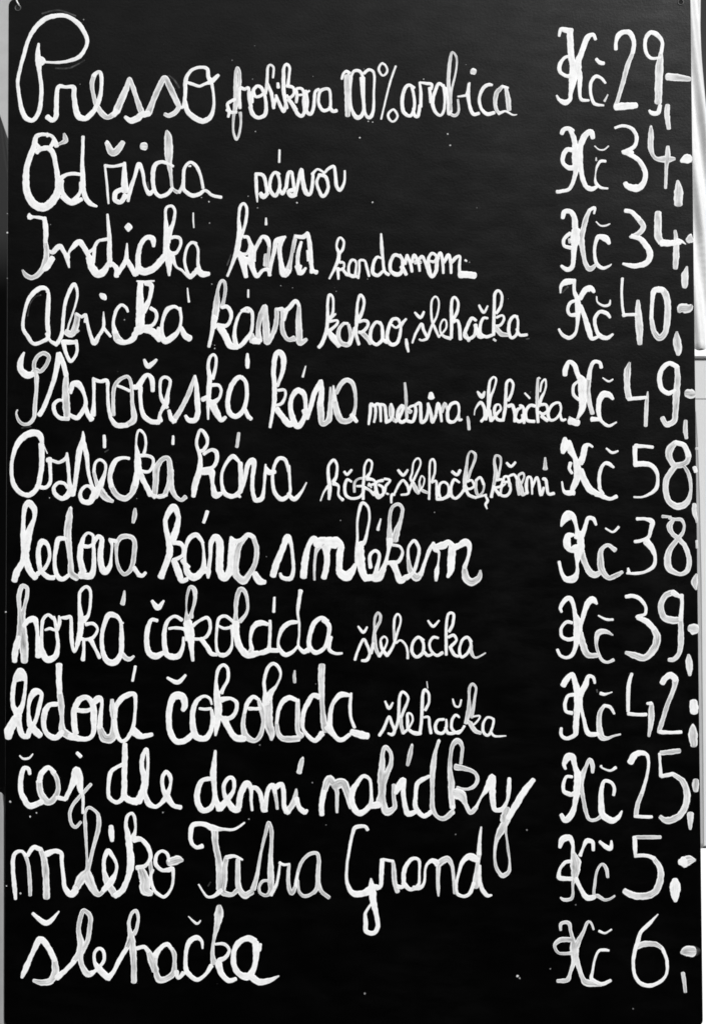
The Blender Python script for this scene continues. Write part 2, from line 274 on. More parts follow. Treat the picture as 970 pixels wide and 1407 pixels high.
# --- hand lettering. Every stroke: points "x,y,width" in tenths of a millimetre on the board's face.
# a leading ~ marks thin paint, ? a wiped-off trace.
DATA = r'''=1 Presso
P:-3058,4566,25 -3065,4473,48 -3058,4387,57 -3046,4273,42 -3028,4130,42 -3033,3987,45 -3054,3887,48 -3105,3813,45 -3173,3833,51 -3216,3915,48 -3242,4044,40 -3258,4187,40 -3233,4330,40 -3199,4459,42 -3158,4602,42 -3095,4717,48 -2996,4810,51 -2883,4842,48 -2784,4835,43 -2684,4774,48 -2620,4688,45 -2585,4595,42 -2605,4516,40 -2661,4438,45 -2753,4399,37 -2866,4380,31 -2993,4385,28 -3050,4402,57;-3047,4438,20 -3013,4395,54 -3047,4352,34;?-2894,4323,20 -2752,4327,23 -2611,4402,17;?-3025,4863,23 -2869,4895,20 -2699,4839,20
r:-2968,3844,57 -2918,3813,51 -2883,3858,51 -2880,4016,48 -2872,4116,45 -2847,4147,45 -2793,4138,34 -2716,4137,48 -2711,4058,48 -2693,3930,54 -2664,3851,59 -2600,3827,54 -2551,3865,54 -2502,3918,48
e:-2509,3913,48 -2464,4016,48 -2444,4144,40 -2448,4259,42 -2472,4290,34 -2518,4251,48;~-2518,4251,48 -2536,4173,48 -2524,4073,42 -2490,3958,51 -2438,3880,57 -2379,3841,51 -2304,3887,57
s:-2325,3865,57 -2297,3901,68;~-2297,3901,68 -2241,4037,65 -2199,4130,57 -2171,4223,37 -2136,4130,48 -2093,4001,51 -2057,3901,59;-2212,3844,37 -2155,3808,57 -2085,3837,65 -2035,3887,57
s:-2035,3865,57 -1986,3880,65;~-1986,3880,65 -1930,4030,57 -1874,4158,57 -1829,4227,57 -1775,4130,57 -1721,4016,57 -1692,3944,51 -1731,3884,48 -1788,3858,48 -1828,3870,40;?-1690,4130,20 -1733,4201,20 -1790,4251,17
o:-1675,3937,31 -1647,3951,40 -1630,4058,40 -1627,4201,45 -1592,4280,37 -1535,4323,34 -1465,4333,34 -1415,4313,42 -1405,4237,42 -1382,4201,51;-1613,4184,31 -1549,4164,37 -1492,4147,31 -1436,4170,31 -1379,4190,48 -1309,4256,37;-1372,4166,37 -1356,4073,28 -1353,3944,34 -1385,3844,48 -1463,3804,54 -1548,3844,54 -1611,3908,51 -1633,4001,45
=1 frohikova
f:-1211,3844,28 -1201,3901,37 -1220,3965,34 -1188,3998,37 -1145,4016,37;~-1145,4016,37 -1141,4144,42 -1139,4273,37 -1125,4330,31 -1106,4287,37 -1103,4173,42 -1124,4087,42 -1131,3987,57 -1152,3887,37 -1163,3787,25 -1158,3687,25 -1131,3623,28 -1102,3687,25 -1088,3801,25 -1095,3887,34;-1223,3915,42 -1180,3890,37 -1131,3894,34
r:-1096,3930,34 -1103,4058,34 -1096,4130,37 -1054,4116,37 -1014,4130,31 -1011,4044,37 -990,3944,40
o:-997,3944,42 -975,3873,45 -919,3837,42 -855,3865,42 -844,3944,40 -858,4058,37 -891,4130,37 -933,4147,37 -969,4101,37 -947,4044,34 -898,4051,34 -856,4087,34;-980,4087,42 -985,3987,42
h:-848,4073,34 -835,4201,34 -828,4330,28 -800,4356,25 -771,4323,25 -778,4230,25;-835,4173,37 -792,4073,37 -770,3930,37;-773,3930,28 -749,4030,31
i:-749,4058,28 -721,3987,37 -674,3898,37 -650,3973,37;-731,4176,31 -726,4133,37
k:-643,3930,37 -672,4087,42 -675,4230,42 -672,4330,34 -644,4362,34 -616,4330,31 -622,4244,28 -632,4158,40;-644,4151,40 -580,4130,34 -576,4066,31 -622,4030,34 -643,4058,28;-629,4016,42 -601,3987,42 -558,3915,48
o:-573,3944,42 -537,3873,42 -495,3855,40 -471,3901,37 -476,3987,42 -474,4073,37 -502,4123,31 -552,4116,34 -544,4058,37 -551,3987,34;-537,4058,28 -474,4066,25 -424,4101,25
v:-460,4101,37 -445,3987,40 -452,3901,40 -410,3873,40 -382,3944,37 -368,4087,34 -332,4116,34
a:-233,4116,31 -304,4108,37 -332,4058,34 -332,3973,34 -290,3908,40 -226,3930,34 -219,4016,31 -240,4116,31;-226,3944,37 -198,3901,37 -160,3908,40
=1 100%
1:-109,4216,25 -95,4266,31 -64,4294,34 -35,4273,42;~-57,4244,62 -52,4058,59 -52,3858,51
0:-21,4230,25 7,4294,34 64,4294,34 99,4230,31;-14,4230,25 -24,4087,20 -14,3930,28 28,3844,48 78,3851,42 106,3930,37 92,4087,40 78,4230,34
0:106,4273,34 156,4309,34 205,4266,28 202,4087,25 198,3915,34 163,3837,42 120,3873,31 106,3987,28 106,4230,28
%:273,3823,20 311,3987,20 361,4187,23 415,4344,23;290,4373,23 250,4316,28 290,4251,25 333,4302,25 293,4362,23;382,3915,25 339,3858,28 382,3798,23 431,3844,25 410,3901,25 382,3915,23
=1 arabica
a:594,4130,34 537,4158,37 495,4101,40 476,3987,40 495,3887,42 558,3855,37 594,3930,34 594,4030,31 573,4130,34;587,3930,31 594,3865,37 629,3851,37 650,3958,37
r:657,3944,37 658,4087,34 646,4184,23;651,4184,23 714,4173,34 764,4166,34 759,4116,31;743,4130,34 756,3987,37
a:891,4130,31 835,4173,37 799,4101,37 771,3987,40 799,3894,37 848,3858,31 883,3915,31 891,4030,28 877,4158,31
b:898,4130,34 919,4016,28 926,3873,31 954,3901,28;~954,3901,28 933,4087,40 927,4216,40 941,4387,37 963,4481,25 1005,4430,23 1005,4330,20 983,4216,23 955,4101,28 947,3987,31 940,3887,31 989,3858,37 1025,3901,28 1018,4016,23
i:1018,4044,20 1068,4051,25 1103,4066,28 1122,4173,20;1103,4073,28 1131,3958,34
i:1132,4180,20 1124,4073,28 1131,3958,37 1166,3873,40 1223,3880,34;~1160,4294,62 1181,4287,57
c:1351,4158,28 1315,4161,40 1266,4130,40 1226,4030,34 1244,3930,34 1300,3873,42 1371,3887,37
a:1506,4130,28 1450,4144,37;~1450,4144,37 1393,4073,48 1381,3958,42 1413,3887,34 1470,3901,23;~1485,4130,34 1506,4016,51 1513,3915,48;1413,3873,31 1477,3901,23 1548,3865,20 1590,3867,11
=1 price
2:2555,4509,40 2559,4588,40 2587,4653,54 2641,4681,48 2698,4667,54 2733,4574,45 2718,4473,45;~2718,4473,45 2667,4344,48 2624,4187,48 2581,4044,42 2552,3944,48;2552,3944,71 2651,3951,68 2750,3958,57
9:2993,4430,28 2908,4419,34 2859,4459,40 2839,4545,40 2853,4631,42 2903,4677,48 2967,4645,48 3009,4574,40 2994,4473,42;~2994,4473,42 2979,4344,76 2970,4158,71 2965,3987,68;2983,3958,42 2961,3887,48 2905,3880,48 2877,3908,28
-:~3056,4241,71 3162,4230,68 3272,4216,48
comma:~3054,3958,48 3049,3858,54 3066,3730,42
K:2005,4640,29 2021,4705,42 2077,4697,55 2134,4700,42;2109,4689,61 2114,4567,61 2124,4420,61 2148,4339,80 2139,4226,80 2114,4080,45 2106,4015,45 2058,3986,55 2002,4015,38 1978,4055,22;2124,4445,42 2060,4429,35 2011,4364,45 2011,4291,42 2067,4250,39 2139,4242,64;2358,4607,35 2334,4656,42 2278,4624,55 2237,4518,55 2188,4388,64 2180,4323,80 2203,4226,55 2202,4080,35 2218,4015,38 2290,4007,26
c:2452,4177,26 2412,4226,32 2356,4242,39 2310,4177,38 2310,4064,32 2346,3974,38 2434,3958,22;~2443,3999,26 2475,4064,13;2365,4412,39 2397,4380,45 2437,4372,42
=2 Od
O:-2874,3559,51 -2917,3651,37 -3002,3673,40 -3073,3651,48 -3093,3559,54 -3121,3487,56 -3162,3359,56 -3171,3231,62 -3153,3089,68 -3089,2989,76 -3004,2958,79 -2927,3003,79 -2864,3103,71 -2860,3217,56 -2880,3359,48 -2909,3487,51 -2959,3537,51 -3029,3530,48 -3071,3502,56;-3072,3573,42 -3029,3537,42 -2945,3544,42 -2896,3616,51;~-2867,3573,37 -2832,3587,37 -2790,3616,57 -2804,3680,25;-2967,3687,17 -2967,3651,28
d:-2844,3231,56 -2787,3274,40 -2717,3288,40 -2646,3281,37;-2620,3651,37 -2622,3516,34 -2626,3402,40 -2621,3259,51 -2617,3146,51;-2639,3202,37 -2648,3103,37 -2722,3010,62 -2793,3060,51 -2829,3146,48 -2822,3217,48;-2617,3146,51 -2595,3060,51 -2546,2996,48 -2482,2968,25;-2828,3060,37 -2729,2996,45 -2631,3039,45
=2 nida
n:-2369,2996,23 -2385,3174,25 -2404,3359,25;-2407,3366,37 -2322,3359,31 -2223,3380,37;-2216,3395,34 -2216,3231,59 -2208,3117,71;-2208,3146,42 -2293,3110,51 -2306,3032,51 -2250,3010,48 -2205,3074,56;-2387,3594,48;~-2387,3594,48 -2344,3502,71 -2295,3509,71 -2232,3594,51
i:-2179,3018,31 -2159,3131,45 -2117,3259,37 -2078,3380,48 -2040,3302,37 -2018,3174,34 -1975,3089,48 -1940,3124,34;~-2044,3556,71 -2015,3556,71;?-1990,3202,23 -1982,3146,20
d:-1743,3359,28 -1800,3390,37 -1871,3402,40 -1927,3359,48 -1940,3245,45 -1926,3131,42 -1876,3067,42 -1799,3089,42 -1750,3146,42;~-1808,3708,28 -1794,3644,71 -1786,3487,79 -1783,3388,56 -1764,3259,34 -1750,3146,31 -1700,3106,40
a:-1686,3103,37 -1647,3188,37 -1637,3331,37 -1581,3399,34 -1518,3359,37 -1475,3259,31 -1453,3146,34;-1644,3231,37 -1637,3131,40 -1559,3074,45 -1488,3089,42 -1432,3124,34 -1361,3074,34 -1277,3057,37;-1595,3359,14 -1574,3362,23
=2 nasvou
n:-927,3010,14 -935,3131,37 -941,3281,37;-946,3285,34 -875,3274,40 -847,3202,37 -832,3089,34;-896,3096,45 -868,3060,51 -828,3096,42
a:-713,3281,31 -762,3299,34 -800,3231,37 -804,3131,40 -755,3072,42 -713,3146,34 -715,3231,34 -734,3288,31;-715,3146,31 -684,3089,37 -649,3160,37;-713,3519,25 -716,3399,25
s:-649,3146,40 -628,3288,40 -593,3295,34 -579,3202,34 -564,3089,34;-578,3131,42 -621,3110,48 -600,3072,48 -557,3082,48
v:-557,3089,37 -532,3202,37 -501,3331,40 -487,3217,45 -458,3103,48 -416,3089,39 -395,3174,37 -388,3274,34
o:-395,3281,40 -346,3331,23 -289,3302,25;-332,3274,40 -268,3259,37 -240,3174,34 -254,3103,37 -296,3067,39 -332,3131,34 -353,3202,34 -332,3259,28;-289,3281,28 -247,3331,28
u:-261,3316,28 -226,3345,37 -184,3356,31 -169,3259,37 -162,3174,40 -127,3124,37 -85,3202,28 -80,3316,23
=2 price
K:2024,3680,45 2049,3723,48 2098,3730,45 2140,3708,34;2105,3716,42 2140,3644,51 2154,3559,56 2167,3416,85 2159,3302,51 2131,3202,42 2095,3138,40 2032,3117,40 1975,3110,40;2132,3516,51 2076,3523,48 2037,3459,48 2040,3388,42 2096,3345,51 2153,3352,56;2327,3637,45 2310,3694,54 2260,3673,59 2210,3573,59 2196,3445,65 2216,3288,51 2251,3174,48 2307,3138,48 2363,3160,34
c:2449,3409,31 2400,3409,34 2364,3352,25 2350,3274,13 2352,3202,34 2399,3153,31 2469,3143,20;~2358,3416,20 2358,3445,14;2344,3559,14 2387,3523,14 2436,3523,17 2479,3559,14
3:2543,3737,28 2621,3758,34 2706,3730,40 2750,3659,42 2740,3573,42 2683,3523,48 2612,3502,31;2619,3495,37 2690,3473,48 2774,3416,48 2830,3316,51 2829,3231,51 2787,3160,62 2723,3146,71 2660,3167,56 2639,3195,48;2662,3516,42 2704,3487,56
4:2892,3751,28;~2892,3751,28 2892,3673,54 2888,3544,54 2916,3459,40 2958,3430,48 3043,3430,71 3120,3433,34;~3055,3552,40 3050,3445,56 3039,3359,40 3034,3245,34 3029,3146,31
-:3184,3409,42 3226,3430,90 3263,3437,85
comma:~3147,3217,31 3156,3131,79 3153,3046,85 3152,2989,76
=3 Indicka
I:-3137,2897,20 -3130,2864,56 -3095,2864,31 -3038,2858,37 -2989,2847,39;-2989,2854,48 -2974,2733,51 -2977,2620,45;~-2977,2620,45 -2965,2492,56 -2993,2379,56 -3041,2308,54 -3104,2272,48 -3161,2293,48 -3196,2343,23;-2992,2350,48 -2964,2379,70 -2909,2464,56
n:-2944,2542,14 -2909,2520,48 -2839,2577,54 -2796,2520,42 -2768,2464,48 -2746,2371,20;-2761,2464,48 -2747,2520,28 -2705,2577,48 -2649,2620,56 -2592,2549,51 -2549,2464,48
d:-2557,2520,39 -2515,2549,34 -2480,2613,37 -2445,2641,28;-2549,2464,70 -2528,2379,70 -2471,2308,76 -2408,2336,65 -2366,2421,34;-2445,2634,31 -2381,2648,42;-2379,2890,25 -2368,2776,37 -2358,2648,45 -2357,2520,51 -2352,2386,48;-2501,2563,37 -2514,2421,42
i:-2345,2421,37 -2288,2364,51 -2288,2286,51;-2274,2308,42 -2232,2379,48 -2197,2435,51;-2187,2605,17 -2191,2520,37 -2193,2421,56;-2183,2435,51 -2140,2364,51 -2112,2293,34;-2175,2797,31 -2174,2765,76 -2175,2726,25
c:-1930,2577,34 -1938,2648,56 -1994,2665,48 -2050,2605,48 -2078,2492,51 -2077,2379,56;-2084,2364,70 -2021,2329,70 -1936,2357,65 -1866,2428,62 -1810,2499,56;-2148,2379,42 -2105,2308,56 -2077,2364,56
k:-1810,2506,56 -1804,2705,59 -1814,2847,34 -1812,2946,31 -1756,2972,31 -1725,2918,31 -1741,2804,39 -1776,2719,56 -1797,2620,62;-1776,2655,42 -1726,2669,37 -1677,2655,37 -1667,2598,31 -1705,2520,37 -1754,2506,48 -1796,2535,42;-1803,2563,56 -1782,2449,70 -1778,2293,28;-1754,2478,56 -1711,2379,28 -1655,2343,28 -1598,2279,25
a:-1515,2605,28 -1564,2613,34 -1606,2563,31 -1630,2449,31 -1612,2350,34 -1577,2279,48 -1528,2322,48;-1536,2613,31 -1500,2549,28 -1500,2421,34 -1486,2336,48;-1514,2350,56 -1457,2308,62 -1394,2310,45;-1547,2904,14 -1547,2833,17 -1541,2759,14
=3 kava
k:-1215,2286,25 -1162,2421,37 -1120,2549,54 -1099,2719,51 -1107,2847,31 -1093,2961,34 -1058,2996,31 -1029,2946,31 -1036,2833,34 -1061,2733,34 -1092,2648,42;-1057,2669,34 -1015,2662,39 -1000,2577,31 -1028,2506,34 -1078,2499,42;-1113,2520,48 -1070,2449,70 -1035,2279,45;-1092,2464,56 -1014,2435,70;?-1218,2393,20 -1183,2492,17
a:-1000,2634,28 -951,2563,34 -881,2669,39 -831,2648,51 -810,2577,37;~-810,2577,37 -817,2492,31 -824,2379,34;-986,2577,37 -986,2435,65 -965,2350,51 -929,2286,48 -873,2343,37 -824,2350,42 -803,2293,34;-902,2634,42 -951,2535,39 -958,2435,42;~-838,2492,51 -845,2393,51;-842,2854,17 -842,2790,31
v:-810,2293,34 -789,2421,39 -761,2535,42 -740,2634,48 -655,2669,34;-683,2655,56 -711,2563,48 -697,2421,48 -669,2308,70 -627,2336,62;~-627,2336,62 -599,2464,37 -578,2591,34 -564,2691,14
a:-557,2676,37 -486,2669,48 -437,2705,45;~-557,2648,34 -578,2520,23;-500,2620,31 -528,2520,42 -535,2407,42 -507,2315,48 -458,2364,31;-437,2705,39 -418,2591,48 -408,2449,45 -394,2350,42 -352,2322,48;-401,2350,42 -401,2322,42;-528,2379,70 -521,2308,42;-444,2535,20 -437,2435,20
=3 kardamom
k:-229,2262,23 -183,2350,31 -148,2435,39 -137,2506,37 -159,2577,25 -145,2641,28 -120,2662,25 -89,2620,25 -99,2549,31 -127,2506,28 -141,2435,37;-127,2421,31 -89,2414,25 -92,2357,25 -127,2350,31;-148,2364,39 -141,2258,25;-106,2364,28 -63,2301,37
a:28,2428,25 -14,2442,31 -42,2379,28 -35,2301,34 14,2286,37 28,2350,25 21,2428,25;-63,2301,34 56,2279,31
r:49,2265,25 61,2350,25 63,2435,28 113,2435,25 131,2379,31 155,2286,28
d:282,2456,20 232,2471,34 197,2407,37 190,2322,42 239,2293,39 289,2336,31;272,2698,23 278,2563,39 289,2449,31 303,2336,34 345,2301,39
a:458,2478,37 401,2492,39 362,2421,39 366,2336,39 429,2301,48 472,2336,39 479,2435,37 451,2492,34;472,2379,48 514,2301,37
m:521,2492,28 500,2407,42;521,2492,34 556,2407,37 570,2329,31;570,2421,34 592,2492,37 634,2407,34 643,2336,28;627,2435,34 669,2478,37 704,2407,34 725,2336,31;~599,2421,42 655,2421,37
o:725,2364,48 732,2464,34 768,2509,34 807,2478,28 789,2428,34 739,2435,28;725,2393,48 739,2322,48 764,2279,34 803,2336,42 810,2421,42 824,2464,37
m:817,2464,37 845,2513,34 866,2435,34 873,2315,28;880,2421,39 923,2492,39 944,2421,34 948,2315,28;944,2407,37 993,2464,39 1035,2478,25 1028,2379,34 1035,2293,37;1035,2301,70 1105,2301,62 1176,2293,65;1085,2442,25 1099,2432,20
=3 price
K:2030,2854,42 2045,2911,51 2101,2918,48 2143,2861,54 2150,2762,56;2156,2733,85 2156,2634,99 2142,2591,65 2134,2478,48 2119,2379,48 2070,2350,48 2014,2386,31;2100,2705,42 2043,2648,39 2043,2584,37 2106,2563,42;2334,2897,23 2341,2954,34 2292,2932,39;~2292,2932,39 2256,2847,51 2234,2762,51 2205,2662,70 2219,2563,51 2246,2421,45 2288,2357,54 2345,2393,37;~2093,2648,28 2099,2613,31
c:2480,2605,39 2445,2655,62 2375,2669,48 2343,2591,37 2338,2492,34 2359,2407,42 2415,2364,39 2479,2386,23 2500,2404,11;2354,2818,14 2396,2779,17 2446,2779,20 2488,2797,14
3:2637,2925,45 2700,2911,45 2770,2840,54;~2770,2840,54 2812,2769,54 2769,2705,51 2699,2674,39 2685,2665,34;2699,2676,48 2783,2648,54 2853,2563,59 2874,2492,59 2838,2414,56 2725,2386,51 2612,2407,28
4:~2954,2904,62 2953,2790,70 2955,2676,70 2980,2620,65;2987,2613,70 3065,2608,59 3163,2620,56
4:3135,2634,51 3178,2627,37 3220,2598,11;~3119,2730,31 3128,2634,48 3127,2492,59 3119,2364,48
-:~3241,2634,56 3276,2655,85 3272,2655,85
comma:~3232,2379,20 3210,2293,68 3209,2208,62 3205,2180,48
=4 Africka
A:-2949,2138,37 -3012,2173,48 -3089,2123,48 -3145,2039,42 -3179,1911,34 -3188,1784,37 -3142,1699,42 -3085,1628,39 -3001,1650,42 -2945,1699,45 -2953,1855,48 -2947,1996,48 -2956,2138,39;-2960,1727,39 -2924,1657,31 -2860,1621,48;?-3019,2102,17 -3075,2081,14 -3123,2010,11 -3144,1897,11
f:-2853,1636,48 -2812,1727,39 -2799,1883,37 -2782,2024,37 -2737,2152,42 -2693,2208,39 -2664,2123,28 -2678,2024,23 -2708,1925,20 -2742,1826,20 -2756,1770,22;~-2770,1742,62 -2707,1727,62 -2665,1869,56 -2680,1925,28;-2804,1643,56 -2678,1643,42;-2678,1657,42 -2663,1586,34 -2677,1515,34 -2726,1459,42 -2768,1530,37 -2790,1614,48;~-2720,1713,42 -2650,1756,25
r:-2673,1918,34 -2623,1890,34 -2581,1911,34 -2588,1840,34;-2581,1911,28 -2559,1798,34 -2531,1699,39 -2495,1636,53 -2453,1713,37
i:-2467,1685,37 -2412,1784,37 -2409,1869,28 -2411,1939,11;-2412,1784,34 -2341,1699,31;-2442,2109,34 -2411,2084,62 -2392,2060,28
c:-2176,1939,25 -2195,1982,31 -2244,2003,34 -2293,1939,37 -2316,1826,34 -2299,1742,56;~-2299,1742,56 -2263,1664,70 -2186,1643,48 -2116,1685,56
c:-2270,1657,56 -2200,1643,42 -2130,1671,56 -2081,1770,62
k:-2091,2237,17 -2006,2230,31 -1922,2240,17;-2055,2223,56 -2059,2095,62 -2054,1954,79 -2060,1784,84;-2006,2216,48 -1950,2194,51 -1963,2081,42 -1998,1996,56 -2026,1939,56;-1956,1975,42 -1906,1939,39 -1899,1876,39 -1934,1812,39 -2004,1791,48 -2060,1812,56;-2102,1727,56 -2018,1770,70 -1933,1742,65 -1863,1671,62
a:-1674,1954,28 -1723,1989,37 -1794,1961,48 -1835,1869,37 -1849,1756,42 -1820,1657,62 -1736,1699,56 -1680,1770,37 -1660,1869,31 -1674,1975,37;-1877,1784,34 -1884,1727,56;-1659,1784,42 -1624,1713,56 -1575,1678,62;-1600,2169,14 -1594,2095,20 -1586,2036,28
=4 kava
k:-1391,1600,37 -1364,1727,42 -1336,1883,62;~-1336,1883,62 -1316,2024,62 -1309,2138,34 -1281,2230,37 -1246,2237,34 -1234,2166,37 -1245,2067,34 -1266,1982,48;-1266,1982,42 -1217,1989,42 -1182,1939,42 -1181,1869,37 -1223,1805,42 -1308,1805,51;-1343,1897,51 -1343,1784,51;-1280,1784,70 -1230,1699,62 -1188,1614,65 -1117,1593,51
a:-1006,1939,28 -1076,1939,23 -1118,1869,34 -1143,1756,37 -1139,1657,48 -1103,1600,42 -1019,1685,48 -984,1742,37 -970,1855,34 -978,1939,37 -1020,1975,37 -1076,1947,34;~-984,1713,56 -963,1657,70;-1013,2152,20 -1013,2081,23
v:-963,1657,62 -907,1657,62;~-907,1657,62 -914,1784,48 -886,1911,56 -851,1989,51 -844,1883,56 -837,1742,70 -829,1643,56 -766,1742,48 -738,1869,48 -739,1968,42
a:-732,1961,42 -682,1968,42;~-682,1968,42 -682,1869,42 -679,1756,48 -633,1671,42 -569,1678,56;-668,1939,37 -612,1982,48 -556,2046,42 -521,1996,37;~-521,1996,37 -525,1869,56 -520,1727,62 -513,1636,56 -450,1671,39;-640,1954,37 -668,1855,34
=4 kakao
k:-330,1593,39 -295,1643,42 -260,1742,39 -246,1855,39 -246,1996,31 -232,2102,31 -197,2081,28 -190,2010,25 -197,1925,31 -225,1869,37;-225,1869,34 -169,1918,23;-246,1840,34 -155,1855,25 -155,1819,31 -218,1763,37 -260,1749,42;-232,1742,51 -183,1671,62 -134,1607,48
a:-49,1826,28 -91,1826,34;~-91,1826,34 -134,1770,42 -141,1685,48 -105,1628,51 -35,1628,48 -21,1713,42 -42,1812,34;-35,1628,48 0,1713,34 14,1784,28
k:56,1621,34 28,1727,37 35,1855,39 42,2010,31 70,2102,31 106,2053,31 98,1968,34 63,1883,42 42,1840,42;56,1840,34 105,1855,34 141,1840,34 141,1798,34 91,1742,39 56,1742,34;~91,1734,48 148,1671,48 169,1628,37
a:274,1812,31 225,1840,34 176,1770,37 169,1671,39 225,1621,39 281,1671,39 281,1784,34 260,1840,28;281,1671,39 330,1643,42
o:457,1812,28 429,1869,34 373,1855,37 337,1756,39 330,1671,42 372,1621,42 429,1643,39 457,1742,34 457,1812,31;373,1812,25 415,1784,25 457,1812,37 513,1869,25;~457,1798,42 499,1855,25
comma:513,1671,31 520,1614,37 534,1551,25
=4 slehacka
s:572,1636,20 605,1727,28 661,1819,34 682,1756,34 717,1685,34 668,1660,25 640,1671,22;598,1932,25 651,1883,37 685,1939,25
l:724,1692,31 759,1798,28 809,1897,23 830,2010,20 816,2074,20 788,2084,23 760,2039,23 755,1939,25 766,1840,28 801,1756,31 829,1692,22
e:829,1692,22 865,1734,22 900,1784,22 900,1848,20 872,1862,20 844,1812,20 844,1742,22 879,1699,31 942,1678,39
h:949,1685,37 952,1812,37 950,1954,37 957,2053,31 985,2081,28 1017,2024,28 1006,1939,34 970,1869,37;970,1840,34 1006,1855,31 1027,1798,37 1036,1671,39
a:1188,1855,31 1146,1876,37 1111,1812,39 1076,1713,39 1118,1678,37 1174,1713,37 1188,1812,34;~1076,1742,37 1118,1657,39;1181,1812,42 1216,1699,39 1258,1699,34
c:1301,1876,25 1259,1876,31 1230,1812,34 1230,1727,39 1286,1696,37 1343,1713,34;1217,2003,23 1238,1961,31 1266,1932,31 1301,1996,20
k:1357,1713,34 1360,1855,34 1365,2024,34 1372,2116,34 1407,2145,31 1440,2095,28 1428,1996,34 1386,1925,34;1385,1883,28 1442,1904,25 1459,1869,28 1427,1812,31 1385,1798,34;~1371,1798,48 1427,1727,51 1497,1713,39;~1357,1671,28 1378,1657,22
a:1582,1883,28 1554,1897,34 1512,1840,37 1504,1742,37 1532,1685,34 1582,1727,31 1593,1840,28 1582,1897,31;1582,1770,34 1610,1713,34 1680,1716,31;?1673,1674,17 1701,1678,14
=4 price
K:2005,2123,17 2013,2194,39 2062,2230,59 2133,2237,48;2140,2251,37 2139,2138,39 2167,2067,51 2174,1968,56 2166,1812,34 2144,1727,34 2088,1685,42 2025,1713,37 1987,1770,25;2153,2046,34 2104,2031,37 2075,1968,37 2096,1911,37 2166,1911,48;2329,2131,34 2301,2166,62 2245,2152,56 2195,2067,48;2195,1996,48 2236,1897,48 2278,1756,56 2306,1678,42 2369,1699,31;?2020,2123,14 2076,2180,23
c:2483,1883,28 2448,1925,42 2384,1939,39 2335,1869,39 2348,1770,37 2383,1706,48 2453,1685,42 2510,1720,25;2354,2088,14 2364,2031,20 2427,1996,28 2476,2010,28 2486,2053,14
4:2605,2265,31 2597,2138,28 2603,1996,28 2616,1911,31;2609,1904,39 2666,1911,34 2736,1911,37;~2754,2046,37 2757,1925,65 2766,1784,70 2769,1628,48
0:2991,2152,56 2913,2145,56 2892,2039,42 2883,1883,42;~2883,1883,42 2904,1756,53 2959,1685,62 3016,1742,56 3038,1883,59 3039,2039,59 3005,2138,62 2949,2166,51
-:~3151,1939,39 3172,1968,84 3243,1975,84 3268,1996,48
comma:~3128,1742,25 3128,1657,76 3141,1572,70 3138,1523,42
=5 Staroceska
S:-3176,1544,20 -3204,1473,53 -3210,1388,59 -3153,1325,70 -3090,1332,56;~-3090,1332,56 -3062,1374,48 -3013,1360,42 -2957,1431,42 -2937,1501,42 -2986,1537,45 -3042,1508,42 -3077,1445,42 -3076,1374,42 -3055,1304,48 -3054,1177,39 -3067,1036,45 -3073,923,42 -3115,860,39 -3171,846,34 -3220,881,34 -3246,952,20 -3235,987,17;?-3191,811,17 -3107,825,20
t:-3024,937,51 -2982,1008,48 -2927,1149,45 -2879,1304,48 -2845,1473,56 -2839,1530,51 -2796,1431,51 -2767,1318,48;~-2767,1318,48 -2773,1177,62 -2765,1050,70 -2757,937,70;-2800,1078,28 -2843,1078,36 -2884,1036,42 -2877,966,42 -2827,909,42 -2743,902,48
a:-2724,1149,34 -2703,1233,56 -2647,1233,62 -2597,1149,39 -2576,1050,42 -2603,980,48 -2659,909,48 -2729,937,42;-2583,1036,42 -2561,952,48 -2519,895,56
r:-2505,937,56 -2499,1078,34 -2500,1233,39 -2507,1297,22;-2507,1283,42 -2437,1262,39 -2373,1269,42 -2366,1163,34 -2358,1022,39 -2336,909,39
o:-2336,909,39 -2280,839,51 -2182,839,51;~-2182,839,51 -2112,895,62 -2126,1036,42 -2134,1177,39 -2149,1276,37 -2184,1311,37 -2254,1276,42 -2303,1205,42 -2312,1078,39 -2308,937,42;-2268,1219,31 -2212,1198,31 -2155,1170,34
c:-2120,1205,48 -2071,1219,56 -2015,1304,48 -1973,1325,42 -1938,1276,51 -1931,1170,42;-2050,1205,48 -2049,1078,39 -2021,937,48 -1943,874,51 -1873,867,51;-2016,1473,28 -1974,1410,53 -1897,1473,31
e:-1873,860,39 -1852,966,31 -1804,1050,56 -1783,1163,37 -1762,1262,34 -1805,1304,34 -1854,1276,34 -1860,1163,31 -1839,1078,42 -1789,1008,36;-1866,966,14 -1859,881,56;-1775,980,39 -1747,895,51 -1712,881,48
s:-1733,881,56;~-1733,881,56 -1684,952,51 -1621,1064,48 -1566,1191,48 -1527,1318,25;-1524,1318,25 -1510,1219,45 -1502,1078,56 -1495,966,53 -1522,888,53 -1585,888,48 -1614,930,34
k:-1453,1085,48 -1411,1106,48;-1396,895,20 -1397,1036,39 -1390,1163,51 -1383,1304,48 -1398,1403,37 -1384,1487,34 -1349,1523,31 -1321,1487,31 -1328,1388,34 -1355,1290,42;-1369,1226,42 -1299,1226,37 -1271,1177,31 -1292,1099,36 -1355,1057,56 -1397,1078,51;-1354,1036,70 -1312,952,62 -1270,888,48 -1228,916,36
a:-1046,1276,37 -1103,1304,48 -1173,1219,51 -1207,1078,48 -1193,966,51 -1130,923,51 -1060,980,48 -1025,1106,42 -1032,1247,42 -1074,1304,42;-1046,994,48 -1003,909,42;-1019,1530,28 -1019,1459,48 -1019,1396,37
a:-1017,937,39 -982,898,42
=5 kava
